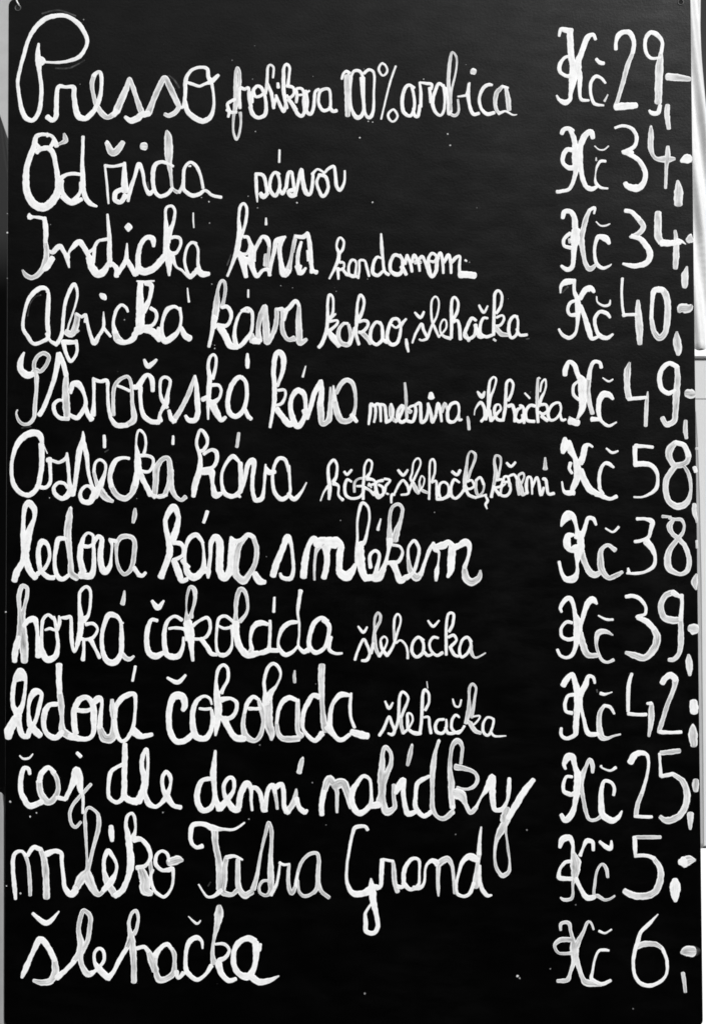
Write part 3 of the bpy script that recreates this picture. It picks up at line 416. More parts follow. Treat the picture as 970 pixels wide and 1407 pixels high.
k:-800,818,31 -779,937,36 -758,1078,48 -758,1233,48 -766,1360,48 -752,1501,51 -717,1551,51 -674,1501,56 -674,1388,48 -702,1290,39 -730,1219,37;-723,1177,34 -660,1177,31 -653,1121,28 -688,1050,36 -744,1029,34;-737,994,56 -681,923,56 -624,853,62 -582,853,56
a:-463,1121,34 -527,1177,56 -583,1121,48 -604,1022,48 -582,909,56 -533,825,56 -470,909,48 -456,1022,42 -470,1135,48 -498,1177,42;-477,980,48 -442,909,48;-457,1410,14 -471,1360,20 -485,1307,25
v:-442,902,42 -407,1022,48 -372,1149,51 -330,1219,56 -309,1269,37 -302,1177,51 -316,1036,62;~-316,1036,62 -309,937,62 -295,853,51 -232,895,56 -218,1036,48 -218,1205,20
a:-190,1219,20 -175,1078,48;~-175,1078,48 -154,966,62 -105,881,56 -21,895,51 21,1008,34 21,1149,37 -7,1247,48 -63,1276,48 -119,1233,48 -161,1149,42;-14,937,51 35,874,42
=5 medovina
m:150,846,25 164,952,34 173,1043,36 204,1022,34;203,867,25 218,952,31 218,1036,31 260,1022,34 267,874,25;246,1036,34 302,1029,34 316,937,34 323,867,39
e:316,867,39 365,895,36 386,980,34 365,1043,31;~365,1022,42 365,937,42 400,881,39
d:407,874,39 442,909,39 484,1008,34 470,1029,34 435,980,36 428,909,36 470,867,39 519,895,36;~499,1247,25 510,1135,34 512,1022,31 519,909,34
o:519,881,34 575,874,36 603,952,36 597,1022,34 561,1022,28 526,994,28;~526,994,28 554,966,48
v:604,1036,34 646,1050,36 653,952,36 659,867,39 702,895,36 723,980,31 723,1050,28
i:723,1050,28 751,952,36 765,867,34 800,937,34;751,1149,42 754,1106,65
n:800,952,36 821,1050,36 842,966,34 852,874,28;~856,966,36 884,1050,34 905,994,31
a:1018,1029,28 990,1057,34 940,1036,36 912,966,36 919,881,39 975,874,36 1017,937,28 1015,1043,28;1017,937,28 1024,888,34 1048,895,25
comma:~1104,921,20 1113,867,34 1118,797,31
=5 slehacka
s:1169,937,11 1179,994,17 1228,1057,36 1263,1008,36 1270,923,36 1235,874,31;1200,1163,22 1242,1114,48 1268,1163,20
l:1277,895,39 1305,1008,39 1306,1149,37 1320,1262,28 1355,1304,25 1381,1276,22 1355,1177,25 1329,1121,31 1312,1022,34;1312,980,42 1333,881,42
e:1333,881,36 1389,952,34 1424,994,25 1411,1036,20 1375,1029,31 1361,966,34 1389,895,36 1438,888,36
h:1445,881,31 1467,1008,39 1474,1149,34 1482,1247,34 1517,1276,31 1545,1233,28 1530,1149,31 1495,1078,34;1495,1022,39 1537,1029,39 1558,952,34 1557,874,34
a:1621,1008,25 1579,980,39 1565,909,36 1599,874,39 1642,909,34 1642,1008,31 1607,1029,31;1635,937,39 1648,860,34
c:1754,1022,34 1705,1029,36 1663,966,36 1677,888,36 1747,874,36;1657,1149,20 1703,1099,25;?1706,1149,14 1713,1163,14
k:1782,867,34 1775,1008,36;~1775,1008,36 1776,1149,34 1784,1290,25 1805,1290,17;1804,1163,20 1819,1247,25 1854,1283,20 1861,1219,20 1846,1163,22 1818,1106,36 1790,1022,36;1804,1036,34 1860,1036,31 1874,980,28 1831,945,36 1796,966,28;1817,923,42 1873,881,34
a:2000,1036,25 1972,1057,28 1916,1029,31 1880,952,36 1901,888,34 1957,902,28 2000,966,25 1993,1036,25;1993,952,28 2013,888,31 2049,895,25
=5 price
K:2044,1325,48 2051,1388,51 2086,1452,42 2135,1424,48 2163,1346,48 2184,1290,48;2177,1311,51 2212,1254,93 2218,1121,84 2210,1008,62 2168,909,31;~2168,909,31 2140,881,34 2084,916,20;2091,881,70 2168,860,62;2170,1262,28 2127,1219,34 2127,1135,34 2176,1085,36;2395,1396,37 2381,1445,39 2325,1452,42 2290,1388,42 2275,1290,51;~2275,1290,51 2261,1177,56 2281,1050,48 2308,952,45;2301,895,51 2378,895,39
c:2506,1092,34 2464,1135,56 2408,1135,62 2372,1064,53 2367,966,48 2392,881,36 2462,832,34 2539,867,17;2409,1297,14 2465,1262,22 2507,1283,17
4:~2670,1445,22 2648,1360,62 2644,1219,56 2660,1106,59;2653,1092,42 2744,1099,39 2829,1106,36;~2843,1163,14 2831,1050,42 2825,937,42 2820,832,39
9:3110,1177,34 3040,1149,48 2977,1191,48 2956,1290,51 2985,1388,48 3056,1438,48 3126,1403,51;~3126,1403,51 3132,1290,56 3117,1121,62 3108,966,56 3094,881,56 3023,846,56 2982,909,48
-:~3222,1149,79 3264,1142,93 3274,1142,87
comma:~3206,881,39 3202,797,48 3212,712,36
=6 Aztecka
A:-2994,670,42 -3023,748,62 -3100,762,65 -3191,712,62 -3253,614,48 -3284,488,39 -3286,361,42 -3264,263,48 -3200,186,48 -3116,165,50 -3040,235,50 -3006,375,50 -2996,516,53 -3001,656,56;-3047,249,48 -2963,235,42 -2914,291,39 -2915,403,36 -2923,516,48;-2980,642,14 -2944,565,11
z:-2944,502,48 -2895,495,36 -2824,480,36 -2762,523,39 -2755,569,25;-2755,530,39 -2740,417,39 -2732,305,39 -2724,193,62 -2794,130,48 -2864,172,45 -2879,235,39 -2837,280,36 -2781,277,36 -2746,235,36
t:-2710,179,84 -2683,235,48 -2662,375,48 -2636,586,56 -2601,698,48 -2602,776,17;-2601,684,48 -2565,544,48 -2551,403,36 -2529,305,36 -2500,221,42;-2486,193,62 -2528,102,56 -2598,102,50 -2626,172,39 -2592,235,36 -2543,249,34 -2500,193,42
e:-2486,151,70 -2431,263,62 -2389,375,34 -2383,459,31 -2432,504,31 -2481,473,31 -2494,389,34;~-2494,389,34 -2473,305,42 -2430,207,70 -2374,137,62 -2311,102,36;-2398,738,34 -2394,684,39 -2393,625,36;?-2390,579,17 -2355,600,14
c:-2155,516,34 -2208,523,34 -2278,502,48 -2319,431,53 -2340,333,48 -2325,249,53;~-2325,249,53 -2276,165,56 -2192,130,56 -2129,179,53 -2108,235,62 -2088,305,56
k:-2094,263,56 -2074,403,62 -2075,544,56 -2089,656,22 -2080,755,25 -2052,790,28 -2006,741,28 -1995,656,28 -2012,565,36;-2054,544,42 -1984,544,36 -1927,516,34 -1927,445,34 -1969,389,34 -2053,396,42;-2067,459,48 -2039,347,56 -1996,263,50 -1947,165,56
a:-1912,151,56;~-1912,151,56 -1898,291,56 -1892,417,62 -1843,502,50 -1780,516,48 -1759,403,56 -1772,277,50 -1814,165,48 -1870,151,42;-1926,165,42 -1856,144,36 -1793,165,36;~-1752,403,56 -1751,263,56 -1716,165,48 -1659,116,42 -1611,144,48;-1732,733,25 -1735,656,34
=6 kava
k:-1534,151,45 -1520,263,59 -1478,403,56 -1472,530,42 -1507,656,34 -1494,741,34 -1466,794,31 -1417,741,42 -1402,670,34 -1437,600,42 -1486,586,34;-1437,558,36 -1367,600,36 -1318,579,45 -1311,502,42 -1352,431,42 -1450,410,42;-1450,389,70 -1366,389,70 -1352,277,42 -1324,165,64 -1268,179,42
a:-1100,488,36 -1157,537,48 -1219,473,36 -1261,375,31 -1261,263,36 -1233,179,48 -1155,151,48 -1086,207,48 -1079,333,48 -1086,473,48;-1113,165,42 -1085,144,28;~-1101,762,31 -1108,698,36 -1119,628,36
v:-1086,193,48 -1044,305,42 -1016,445,50 -967,502,56 -953,445,50 -967,333,42 -966,207,42 -938,116,48 -875,137,48 -855,249,28 -848,347,34 -841,459,20
a:-841,431,34 -806,382,56 -750,389,42;-617,389,34 -652,502,42 -715,516,42 -757,445,36 -775,333,34 -756,193,42 -686,123,48 -609,179,34 -609,305,28 -617,445,34;-623,179,36 -567,123,48 -497,193,31 -448,284,14
=6 hreko
h:-312,109,17 -280,193,20 -238,249,34;-231,123,31 -224,235,42 -238,347,36 -234,445,31 -189,502,31 -154,452,28 -161,347,34 -189,291,42;-189,277,48 -140,249,28 -140,165,25 -98,116,36
c:-14,291,22 -56,312,31 -80,249,34 -70,165,34 -14,130,31 63,144,28 98,193,25;-84,389,28 -56,361,31 -14,406,28
e:~14,193,28 14,277,28 49,319,22 98,326,28;35,249,22 91,249,28
k:98,123,31 98,235,34 105,347,28 112,445,25 147,502,25 182,473,25 168,389,25 133,333,42;133,319,42 189,312,28 217,277,28 147,256,28;154,277,20 175,235,20;105,235,42 154,214,28 203,165,36
o:287,305,36 231,291,28 217,249,36 238,165,39 287,165,31 287,235,31 245,263,28;210,193,48 245,137,34 301,193,34 315,249,31 357,305,28 301,319,28;322,179,22 340,172,22
comma:399,165,28 371,165,31 368,88,22
=6 slehacka
s:399,179,22 441,263,28 483,305,28 525,249,31 532,179,28 462,165,20;434,403,31 483,354,34 526,406,25
l:539,207,31 581,305,28 645,445,20 645,502,20 617,516,22 582,473,20 568,375,22 553,319,28 581,277,34;~581,277,34 602,221,48 630,179,34
e:630,193,28 672,249,17 687,319,17 659,347,17 637,291,20;~637,291,20 651,221,34 714,186,31
h:731,123,25 735,249,25 736,403,22 743,488,25 771,509,25 789,459,25 785,375,25 757,291,31;757,284,28 799,298,25 805,221,31 805,123,28
a:918,249,25 876,288,28 834,263,28 826,179,31 854,130,28 910,165,25 918,249,25;805,123,31 861,125,31 931,158,31
c:1023,284,22 974,312,31 946,249,31 945,165,34 987,130,31 1043,179,31 1086,249,36;953,389,34 1002,358,34 1030,403,34
k:1072,207,34;~1072,207,34 1079,319,48 1093,445,31 1107,544,25 1136,586,20 1178,551,31 1163,473,28 1128,389,28 1107,319,34;1100,291,25 1142,305,25 1163,249,25 1114,221,28 1072,249,25;1086,221,34 1113,165,34 1183,137,31
a:1254,263,22 1226,333,28 1184,305,31;~1184,305,31 1181,221,34 1204,158,31 1247,193,22 1261,263,22 1240,319,22;1169,137,25 1282,165,25
comma:1274,151,22 1295,109,31 1274,74,28 1288,32,17
=6 koreni
k:1330,144,34 1352,249,34;~1352,249,34 1373,375,42 1360,488,28 1374,544,25 1416,530,28 1423,473,22 1408,389,25 1394,319,28;1380,305,31 1436,312,25 1422,249,28 1366,235,28;1366,221,31 1408,165,36
o:1506,249,31 1492,333,28 1457,340,28 1450,291,31 1506,284,25 1513,207,28 1478,158,34 1422,165,31 1429,235,25 1464,270,20
r:1492,340,25 1548,361,28 1576,319,25;~1576,319,25 1583,249,34 1597,165,28;1479,473,28 1521,438,34 1563,480,25
e:~1604,249,34 1646,333,20 1633,375,28 1590,347,28 1604,277,34 1625,207,42 1632,165,34 1681,193,31
n:1674,179,36 1667,263,36 1681,333,28 1716,319,28 1723,172,20;1723,235,28 1765,333,28 1786,291,31 1807,165,39 1835,235,28
i:1828,319,34 1856,305,36 1877,179,34 1933,179,36;~1850,523,20 1850,466,36 1850,417,50
=6 price
K:2041,712,42 2040,642,84 2019,572,42;2068,670,70 2103,586,64 2138,516,50 2158,431,70 2165,361,70 2144,291,62 2108,214,48;2095,473,42 2081,417,34 2109,375,34;2010,291,20 2024,214,28 2052,186,48 2122,186,56;2307,628,25 2272,649,34 2236,628,56 2215,544,56 2187,473,64;2193,403,56 2221,319,62 2276,221,64 2332,186,56
c:2509,431,28 2460,466,42 2418,466,36 2382,403,39 2368,319,39 2374,235,39;2339,179,56 2402,151,48 2472,125,39 2535,151,42;2367,235,34 2402,172,42;2440,614,20 2496,572,31 2552,589,20
5:2888,625,34 2797,635,36 2720,635,50;2716,628,50 2715,544,45 2719,459,48;2712,459,53 2796,466,53 2866,452,48 2915,403,45 2933,333,34 2921,235,42 2864,179,34 2780,144,22 2703,144,22
8:3231,544,56 3190,642,50 3106,670,48;~3106,670,48 3057,614,70 3042,544,62 3084,459,56 3147,452,56 3217,488,50 3231,558,56;~3104,445,56 3019,319,56 3011,193,56 3046,95,56 3129,53,64 3214,95,56 3250,207,34 3237,347,42 3188,438,34 3133,459,42
-:~3302,611,25 3319,611,28;3287,431,42 3300,389,42
comma:~3284,74,42 3283,-4,48 3303,-74,28 3303,-102,17
=7 ledova
l:-3252,-661,56 -3229,-577,64 -3174,-479,56 -3154,-367,70 -3169,-228,56 -3170,-88,42 -3157,39,50 -3116,88,62 -3066,25,56 -3066,-60,42 -3107,-172,62 -3134,-270,84 -3147,-423,70 -3104,-563,62 -3047,-633,56
e:-3034,-598,48 -2957,-535,42 -2916,-437,36 -2931,-326,42 -2987,-284,56 -3021,-354,48 -3021,-451,50 -2999,-563,50 -2928,-626,50 -2872,-633,48
d:-2763,-256,42 -2833,-263,50 -2854,-354,48 -2867,-465,39 -2852,-591,48 -2796,-647,48 -2726,-605,42;-2716,39,36;~-2716,39,36 -2730,-46,62 -2743,-200,70 -2728,-340,56 -2713,-479,50 -2705,-591,64 -2649,-633,62
o:-2621,-605,70 -2516,-612,62 -2489,-507,48 -2490,-395,42 -2497,-284,36 -2498,-228,31 -2547,-202,28 -2588,-242,39 -2616,-340,56 -2622,-451,56 -2593,-577,62;-2609,-326,48 -2539,-333,39 -2483,-298,34
v:-2483,-284,39 -2449,-235,48 -2413,-270,48 -2427,-395,56 -2419,-507,56 -2384,-577,64 -2335,-521,48 -2322,-423,25 -2315,-326,31 -2329,-270,48
a:-2343,-263,28 -2273,-284,48;~-2273,-395,28 -2266,-298,42 -2225,-242,50 -2148,-235,48 -2099,-284,48 -2105,-423,48 -2132,-549,48 -2195,-598,42 -2251,-535,39 -2273,-423,31 -2273,-312,42;-2104,-535,48 -2062,-598,42;~-2096,32,28 -2100,-32,48 -2113,-102,34
a:-2062,-605,48 -2020,-612,42 -1992,-584,34
=7 kava
k:-1845,-626,62 -1804,-521,56 -1762,-395,62 -1770,-284,56 -1798,-158,48 -1799,-60,48 -1729,46,70 -1680,-46,48 -1700,-172,62 -1735,-270,70;-1728,-298,42 -1658,-305,48 -1630,-354,36 -1643,-423,36 -1727,-465,42;-1720,-465,56 -1671,-591,64 -1642,-661,56 -1593,-647,42
a:-1441,-298,34 -1504,-221,50 -1574,-256,48 -1609,-354,34 -1615,-493,42 -1580,-598,62 -1517,-626,70 -1440,-549,56 -1434,-395,28 -1448,-284,34;-1587,-535,56 -1643,-465,42;-1461,-577,48 -1398,-563,62 -1391,-633,28;-1400,4,42 -1435,-102,36
v:-1391,-563,48 -1371,-437,39 -1364,-298,48 -1322,-242,62 -1280,-298,70 -1280,-437,70 -1279,-563,70 -1237,-633,70 -1181,-563,70 -1168,-395,62 -1161,-284,62 -1175,-242,28
a:-1168,-284,56 -1084,-277,48 -1014,-221,48 -958,-242,48;~-958,-242,48 -923,-367,50 -944,-507,50 -1000,-605,56 -1055,-661,70 -1125,-591,70 -1126,-451,70 -1098,-326,62 -1028,-235,48;-944,-591,56 -902,-661,70 -846,-675,48
=7 s
s:-769,-612,62 -734,-493,62 -671,-340,56 -630,-242,62 -595,-312,39 -578,-437,34 -573,-563,39 -601,-640,48 -678,-633,42 -699,-591,28
=7 mlekem
m:-475,-626,59 -461,-465,62 -427,-326,50 -378,-256,56 -329,-326,70;~-329,-326,70 -357,-395,34 -371,-535,28 -370,-654,22;-357,-298,84 -273,-298,112 -252,-395,62 -252,-507,56 -280,-633,56;-273,-298,98 -175,-298,112 -119,-326,70 -130,-437,62 -133,-563,62;-133,-577,70 -63,-619,98 -7,-563,62 21,-507,42
l:28,-521,20 35,-395,42 42,-256,28 42,-88,25 70,53,36 98,88,34 147,39,28 158,-60,25 140,-172,28 112,-284,42 70,-326,70 70,-451,84 91,-577,70 126,-647,62
e:133,-633,70 203,-619,56 238,-507,42 252,-409,34 210,-374,36 161,-423,36 168,-535,42;175,-633,56 245,-633,70 301,-549,42;266,-67,17 238,-172,36
k:245,-633,70 301,-521,48 336,-395,34 357,-270,70;~357,-270,70 350,-144,42 357,-18,36 385,53,36 441,74,36 476,25,36 455,-88,42 420,-186,62 399,-270,70;385,-319,34 448,-333,28 476,-395,31 433,-479,42 357,-486,42 329,-493,42;385,-493,70 419,-577,56 454,-661,64 510,-626,50
e:510,-633,56 580,-577,42 622,-451,36 634,-354,34 588,-277,39 532,-347,28 531,-451,34;~531,-451,34 552,-563,56 608,-633,70 650,-591,48
m:650,-605,48 692,-479,36 734,-367,42 776,-298,34;776,-298,20 790,-354,56 825,-395,28 818,-493,20 804,-577,50 797,-661,28;790,-340,56 874,-319,70 916,-284,42 951,-340,70 944,-451,70 937,-563,62 909,-626,34;944,-354,70 1014,-326,56 1084,-291,70 1119,-340,48 1105,-437,36 1070,-535,48;~1070,-535,48 1083,-633,70 1139,-675,70 1209,-633,56 1223,-563,22
=7 price
K:2001,-137,20 2023,-88,56 2072,-32,92 2121,-53,56 2148,-144,36 2162,-242,70;2176,-200,56 2189,-312,70 2168,-395,84 2153,-493,36 2153,-577,42 2118,-640,70 2048,-647,56 2006,-591,39 1979,-479,34;2120,-221,34 2064,-235,62 2056,-312,70 2084,-360,56 2147,-354,84;2337,-123,28 2310,-67,42 2261,-60,42 2239,-116,42 2218,-186,48 2176,-270,56;~2189,-381,70 2223,-479,56 2272,-577,62 2321,-605,62 2370,-584,48
c:~2518,-367,50 2448,-319,39 2385,-367,48 2377,-465,62 2391,-563,62 2453,-633,48 2523,-612,50 2586,-577,34;2428,-158,20 2498,-193,25 2554,-144,28
3:2730,-67,39 2807,-67,34 2876,-95,53 2862,-172,42 2840,-242,39 2763,-277,36 2707,-286,36;2819,-284,70 2874,-354,56 2902,-437,36 2887,-521,42 2803,-577,31 2719,-591,34 2628,-591,20;2642,-542,22 2649,-584,42
8:~2975,-43,36 3059,-48,20;~3038,-60,28 3100,-71,34 3156,-74,39 3184,-130,28 3169,-200,36 3113,-270,48 3042,-367,56 3021,-465,67 3041,-549,62 3138,-598,42 3209,-563,50 3230,-465,50 3196,-340,48 3141,-270,48 3064,-200,48 3044,-130,56 3086,-74,34
-:~3302,-277,25 3305,-347,22
comma:~3299,-598,22 3278,-675,61 3295,-745,22
=8 horka
h:-3243,-1435,50 -3237,-1330,61 -3203,-1205,56;~-3203,-1205,56 -3191,-1066,56 -3199,-940,42 -3207,-815,48 -3179,-717,48 -3130,-731,42 -3130,-815,42 -3157,-926,42 -3177,-1024,70 -3169,-1163,84 -3154,-1302,84 -3149,-1435,64;-3162,-1094,47 -3107,-1038,56 -3051,-1038,56 -3029,-1135,39 -3022,-1261,47 -3014,-1386,61
o:-2877,-1024,36 -2926,-989,34 -2974,-1038,39 -2987,-1163,36 -2986,-1302,47 -2937,-1414,61 -2853,-1386,56 -2829,-1275,42 -2841,-1163,36 -2855,-1066,36 -2870,-1010,34;-2953,-1135,22 -2904,-1121,34 -2848,-1142,25
r:-2834,-1135,34 -2814,-1052,42 -2821,-999,17;-2814,-1017,20 -2751,-1017,42 -2709,-1010,34 -2702,-1107,39 -2698,-1233,42 -2672,-1344,28 -2638,-1261,47
k:-2645,-1275,47 -2617,-1163,56 -2611,-1024,56 -2626,-884,36 -2620,-773,36 -2564,-720,36 -2522,-759,34 -2521,-884,31 -2542,-996,39 -2590,-1038,70;-2562,-1080,42 -2492,-1073,34 -2450,-1128,28 -2492,-1205,36 -2561,-1226,33 -2603,-1219,42;-2582,-1233,36 -2581,-1330,33 -2588,-1421,47;-2519,-1219,56 -2477,-1302,36 -2428,-1400,42
a:-2227,-1066,34 -2269,-1003,47 -2339,-989,56 -2381,-1066,47 -2408,-1191,42 -2400,-1330,47 -2358,-1428,56 -2281,-1442,61 -2225,-1358,50 -2219,-1219,50 -2220,-1066,50;~-2225,-1358,56 -2155,-1414,47 -2100,-1386,25;~-2194,-759,17 -2200,-829,42 -2211,-884,50
=8 cokolada
c:-1878,-1045,39 -1934,-1038,39 -1969,-1121,50 -1978,-1233,50 -1960,-1344,56 -1890,-1386,61 -1807,-1344,42;-1928,-856,36 -1872,-919,56 -1816,-854,22
o:-1641,-1038,42 -1711,-1003,34 -1780,-1052,39 -1808,-1149,47 -1807,-1275,50 -1779,-1372,56 -1681,-1386,56 -1633,-1302,39 -1626,-1205,28;-1766,-1121,28 -1696,-1114,34 -1612,-1135,34 -1598,-1233,28
k:-1535,-1428,33 -1549,-1302,50 -1563,-1163,84 -1585,-1066,84;~-1585,-1066,84 -1599,-954,20 -1593,-815,25 -1565,-724,34 -1523,-745,48 -1516,-842,39 -1543,-954,34 -1557,-1010,56;-1536,-1094,42 -1473,-1045,31 -1396,-1017,39 -1368,-1094,34 -1389,-1177,39 -1445,-1219,33 -1528,-1219,33;-1459,-1219,47 -1403,-1289,47 -1360,-1358,47 -1305,-1372,33
o:-1152,-1052,34 -1222,-1003,36 -1285,-1024,36 -1305,-1121,31 -1312,-1261,28 -1291,-1358,42 -1221,-1372,47 -1165,-1302,33 -1159,-1191,22 -1166,-1094,36;-1291,-1094,28 -1236,-1119,31 -1166,-1107,36
l:-1124,-1080,70;~-1124,-1080,70 -1124,-982,42 -1118,-842,48 -1083,-745,48 -1034,-773,42 -1010,-884,31 -1020,-968,31 -1082,-1052,47;-1124,-1066,70 -1117,-1191,61 -1082,-1302,64 -1012,-1372,64 -914,-1358,56
a:-817,-1080,36 -887,-1066,56 -956,-1107,50 -984,-1219,33 -970,-1316,47;~-970,-1316,47 -998,-1372,61;-796,-1045,31 -796,-1149,36 -802,-1275,36 -816,-1330,56 -914,-1358,42 -970,-1344,42;-802,-1330,47 -719,-1330,47;-754,-822,25 -761,-961,34
d:-538,-1059,36 -607,-1066,47 -677,-1121,47 -716,-1233,28 -705,-1316,42 -649,-1372,47 -579,-1344,36 -530,-1289,28;-503,-759,50 -510,-801,39 -524,-898,42 -531,-975,28 -517,-1066,25 -516,-1177,22 -523,-1289,31 -467,-1344,47 -412,-1302,47
a:-244,-1052,42 -300,-1017,42 -370,-1066,50 -412,-1177,47 -419,-1289,47 -356,-1351,47 -272,-1302,42 -237,-1191,42 -230,-1094,47 -286,-1038,47;-223,-1205,56 -230,-1316,42 -174,-1358,33 -105,-1358,25;-426,-1330,47 -481,-1344,42
=8 slehacka
s:18,-1421,28 42,-1344,28 98,-1226,31 133,-1275,31 160,-1358,31 133,-1421,39 84,-1428,28;49,-1100,20 98,-1156,34 135,-1107,22
l:174,-1358,33 195,-1261,36;~195,-1261,36 209,-1149,34 258,-1052,31 261,-996,31 237,-968,25 209,-1024,28 205,-1121,25 209,-1219,42 216,-1302,42 251,-1386,33
e:251,-1386,36 307,-1302,25 328,-1233,20 300,-1198,22 265,-1233,25 279,-1316,36 328,-1379,39
h:328,-1379,36 384,-1289,31 419,-1177,28 454,-1066,20 454,-1010,22 426,-982,25 398,-1024,28 391,-1121,25;~391,-1121,25 398,-1233,33;412,-1261,22 454,-1233,22 502,-1275,25 523,-1344,25 523,-1407,28
a:677,-1233,28 621,-1205,33 572,-1261,31 565,-1344,36 607,-1393,36 663,-1358,36 677,-1275,31 649,-1212,31;677,-1344,36 719,-1379,33 760,-1365,31
c:817,-1212,25 768,-1205,31 733,-1261,28 747,-1330,28 802,-1379,33 858,-1351,36;719,-1045,22 768,-1100,31 824,-1045,22
k:893,-1372,31 893,-1233,33 894,-1094,31 915,-982,31 964,-982,31 956,-1080,34 921,-1149,34;914,-1205,31 963,-1184,34 991,-1233,28 942,-1289,36;928,-1295,36 970,-1372,36 1012,-1386,28
a:1137,-1247,25 1096,-1205,33 1047,-1233,31 1019,-1330,31 1039,-1393,33 1095,-1358,33 1130,-1275,28 1110,-1212,28;~1130,-1275,33 1137,-1358,36 1179,-1400,22 1270,-1355,14
=8 price
K:2001,-961,28 1990,-919,39 2033,-849,47 2082,-829,50 2116,-898,42 2130,-982,47 2157,-1080,84 2150,-1191,70 2135,-1289,47 2100,-1372,42 2044,-1400,33 1988,-1379,33 1958,-1323,33;2101,-1066,36 2046,-1059,36 1996,-1121,34 2003,-1198,36 2066,-1226,42 2122,-1212,42;2340,-884,25 2298,-842,64 2249,-884,56 2214,-982,47 2185,-1080,42;~2178,-1163,56 2212,-1302,64 2253,-1372,56 2337,-1379,47
c:~2492,-1184,14 2422,-1149,47 2352,-1163,56 2331,-1247,39 2344,-1330,33 2379,-1414,36 2434,-1444,31 2497,-1421,36;2353,-996,17 2423,-1031,28 2493,-1035,28
3:2620,-815,42 2690,-808,42 2759,-842,42 2808,-912,34 2800,-982,34 2730,-1003,34 2716,-1013,22;2730,-1017,42 2814,-1052,56 2883,-1121,56;~2883,-1121,56 2917,-1205,70 2882,-1316,70 2797,-1400,61 2700,-1379,61 2616,-1351,39
9:3137,-815,42 3067,-773,56;~3067,-773,56 2997,-808,56 2954,-898,56 2982,-1010,61 3065,-1041,70 3135,-1038,56;3151,-801,48 3157,-884,39 3142,-1038,50;~3142,-1038,50 3145,-1233,56 3125,-1358,47 3076,-1414,47 3027,-1421,42
-:~3232,-1121,70 3260,-1124,106 3288,-1128,92
comma:~3216,-1372,28 3222,-1456,70 3226,-1567,33
=9 ledova
l:-3300,-2164,61 -3287,-2094,84 -3239,-1997,78 -3204,-1956,70 -3254,-1859,47 -3258,-1734,47 -3235,-1595,47 -3187,-1525,61 -3138,-1581,36 -3141,-1706,36 -3163,-1845,47 -3205,-1942,70 -3197,-2039,56 -3168,-2136,56 -3112,-2157,47;-3228,-1609,56 -3186,-1581,84 -3144,-1609,42
e:-3112,-2157,47 -3092,-2094,56 -3037,-1997,42 -3003,-1859,47 -2983,-1747,42 -3046,-1727,70 -3094,-1803,47 -3107,-1914,36 -3092,-2025,56 -3057,-2081,70 -2994,-2143,61
d:-2836,-1845,47 -2906,-1852,47 -2947,-1914,56 -2960,-2025,50 -2932,-2122,50 -2848,-2164,56 -2778,-2108,56;-2815,-1469,61 -2817,-1581,56 -2809,-1734,53;~-2809,-1734,53 -2794,-1859,61 -2786,-1983,42 -2779,-2094,70 -2709,-2150,70
o:-2709,-2150,70 -2555,-2178,47 -2486,-2122,47 -2480,-1983,61 -2488,-1859,56 -2544,-1782,50 -2620,-1803,56 -2668,-1900,56 -2668,-2025,56 -2653,-2122,56;-2654,-1900,47 -2557,-1907,47 -2487,-1886,42
v:-2488,-1831,61 -2432,-1789,61 -2404,-1831,36 -2417,-1956,47 -2424,-2067,56;~-2424,-2067,56 -2374,-2171,84 -2298,-2150,84 -2285,-2011,56 -2299,-1886,61 -2307,-1803,36
a:-2278,-1970,47 -2265,-1859,47 -2195,-1775,56 -2098,-1747,47 -2083,-1845,36 -2090,-1970,33 -2110,-2081,42 -2165,-2178,42 -2221,-2192,42 -2270,-2108,50 -2285,-1997,50;-2096,-2081,47 -2040,-2143,61;-2085,-1483,31 -2112,-1622,28
a:-2110,-2122,42 -2054,-2157,42 -1998,-2150,50 -1922,-2133,42
=9 cokolada
c:-1630,-1900,47 -1610,-1859,56 -1631,-1775,70 -1707,-1768,70 -1749,-1845,56 -1762,-1983,56 -1748,-2108,56 -1692,-2198,56 -1608,-2192,56 -1539,-2136,56;-1778,-1592,28 -1680,-1636,47 -1604,-1567,28
o:-1352,-1845,22 -1373,-1789,28 -1429,-1768,33 -1498,-1817,47 -1533,-1914,50 -1532,-2039,56 -1504,-2150,61 -1413,-2171,56 -1358,-2094,47 -1344,-1983,42 -1352,-1900,33;-1470,-1886,28 -1414,-1893,33 -1359,-1886,33
k:-1316,-2143,22 -1302,-2039,56 -1289,-1900,70 -1303,-1761,61 -1311,-1622,33 -1290,-1511,39 -1241,-1469,36 -1199,-1511,36 -1199,-1609,36 -1234,-1678,36 -1262,-1734,47;-1261,-1803,56 -1178,-1789,36 -1115,-1831,42 -1122,-1914,42 -1177,-1977,47 -1261,-1970,42 -1289,-1928,56;-1233,-1983,70 -1177,-2094,56 -1121,-2164,61 -1037,-2171,61
o:-899,-1803,33 -955,-1775,42 -1010,-1831,47 -1038,-1928,36;~-1038,-1928,36 -1052,-2039,47 -1024,-2150,61 -940,-2192,47 -884,-2136,47 -857,-2011,42 -871,-1900,56 -899,-1817,42;-996,-1886,42 -941,-1889,33 -885,-1886,42
l:-829,-1831,84 -843,-1734,42 -851,-1622,36 -816,-1497,39 -760,-1456,36 -711,-1497,36 -693,-1567,25 -732,-1664,28 -788,-1734,56 -815,-1789,84;~-815,-1789,84 -815,-1928,89 -808,-2039,84 -780,-2122,70 -780,-2185,28
a:-523,-1817,33 -606,-1782,50 -669,-1817,50 -711,-1900,42 -731,-2025,36;~-731,-2025,36 -710,-2136,50 -647,-2178,56 -522,-2171,61;~-530,-1803,42 -529,-1956,50 -529,-2094,50 -494,-2150,61;~-558,-1525,20 -562,-1581,33 -558,-1636,31
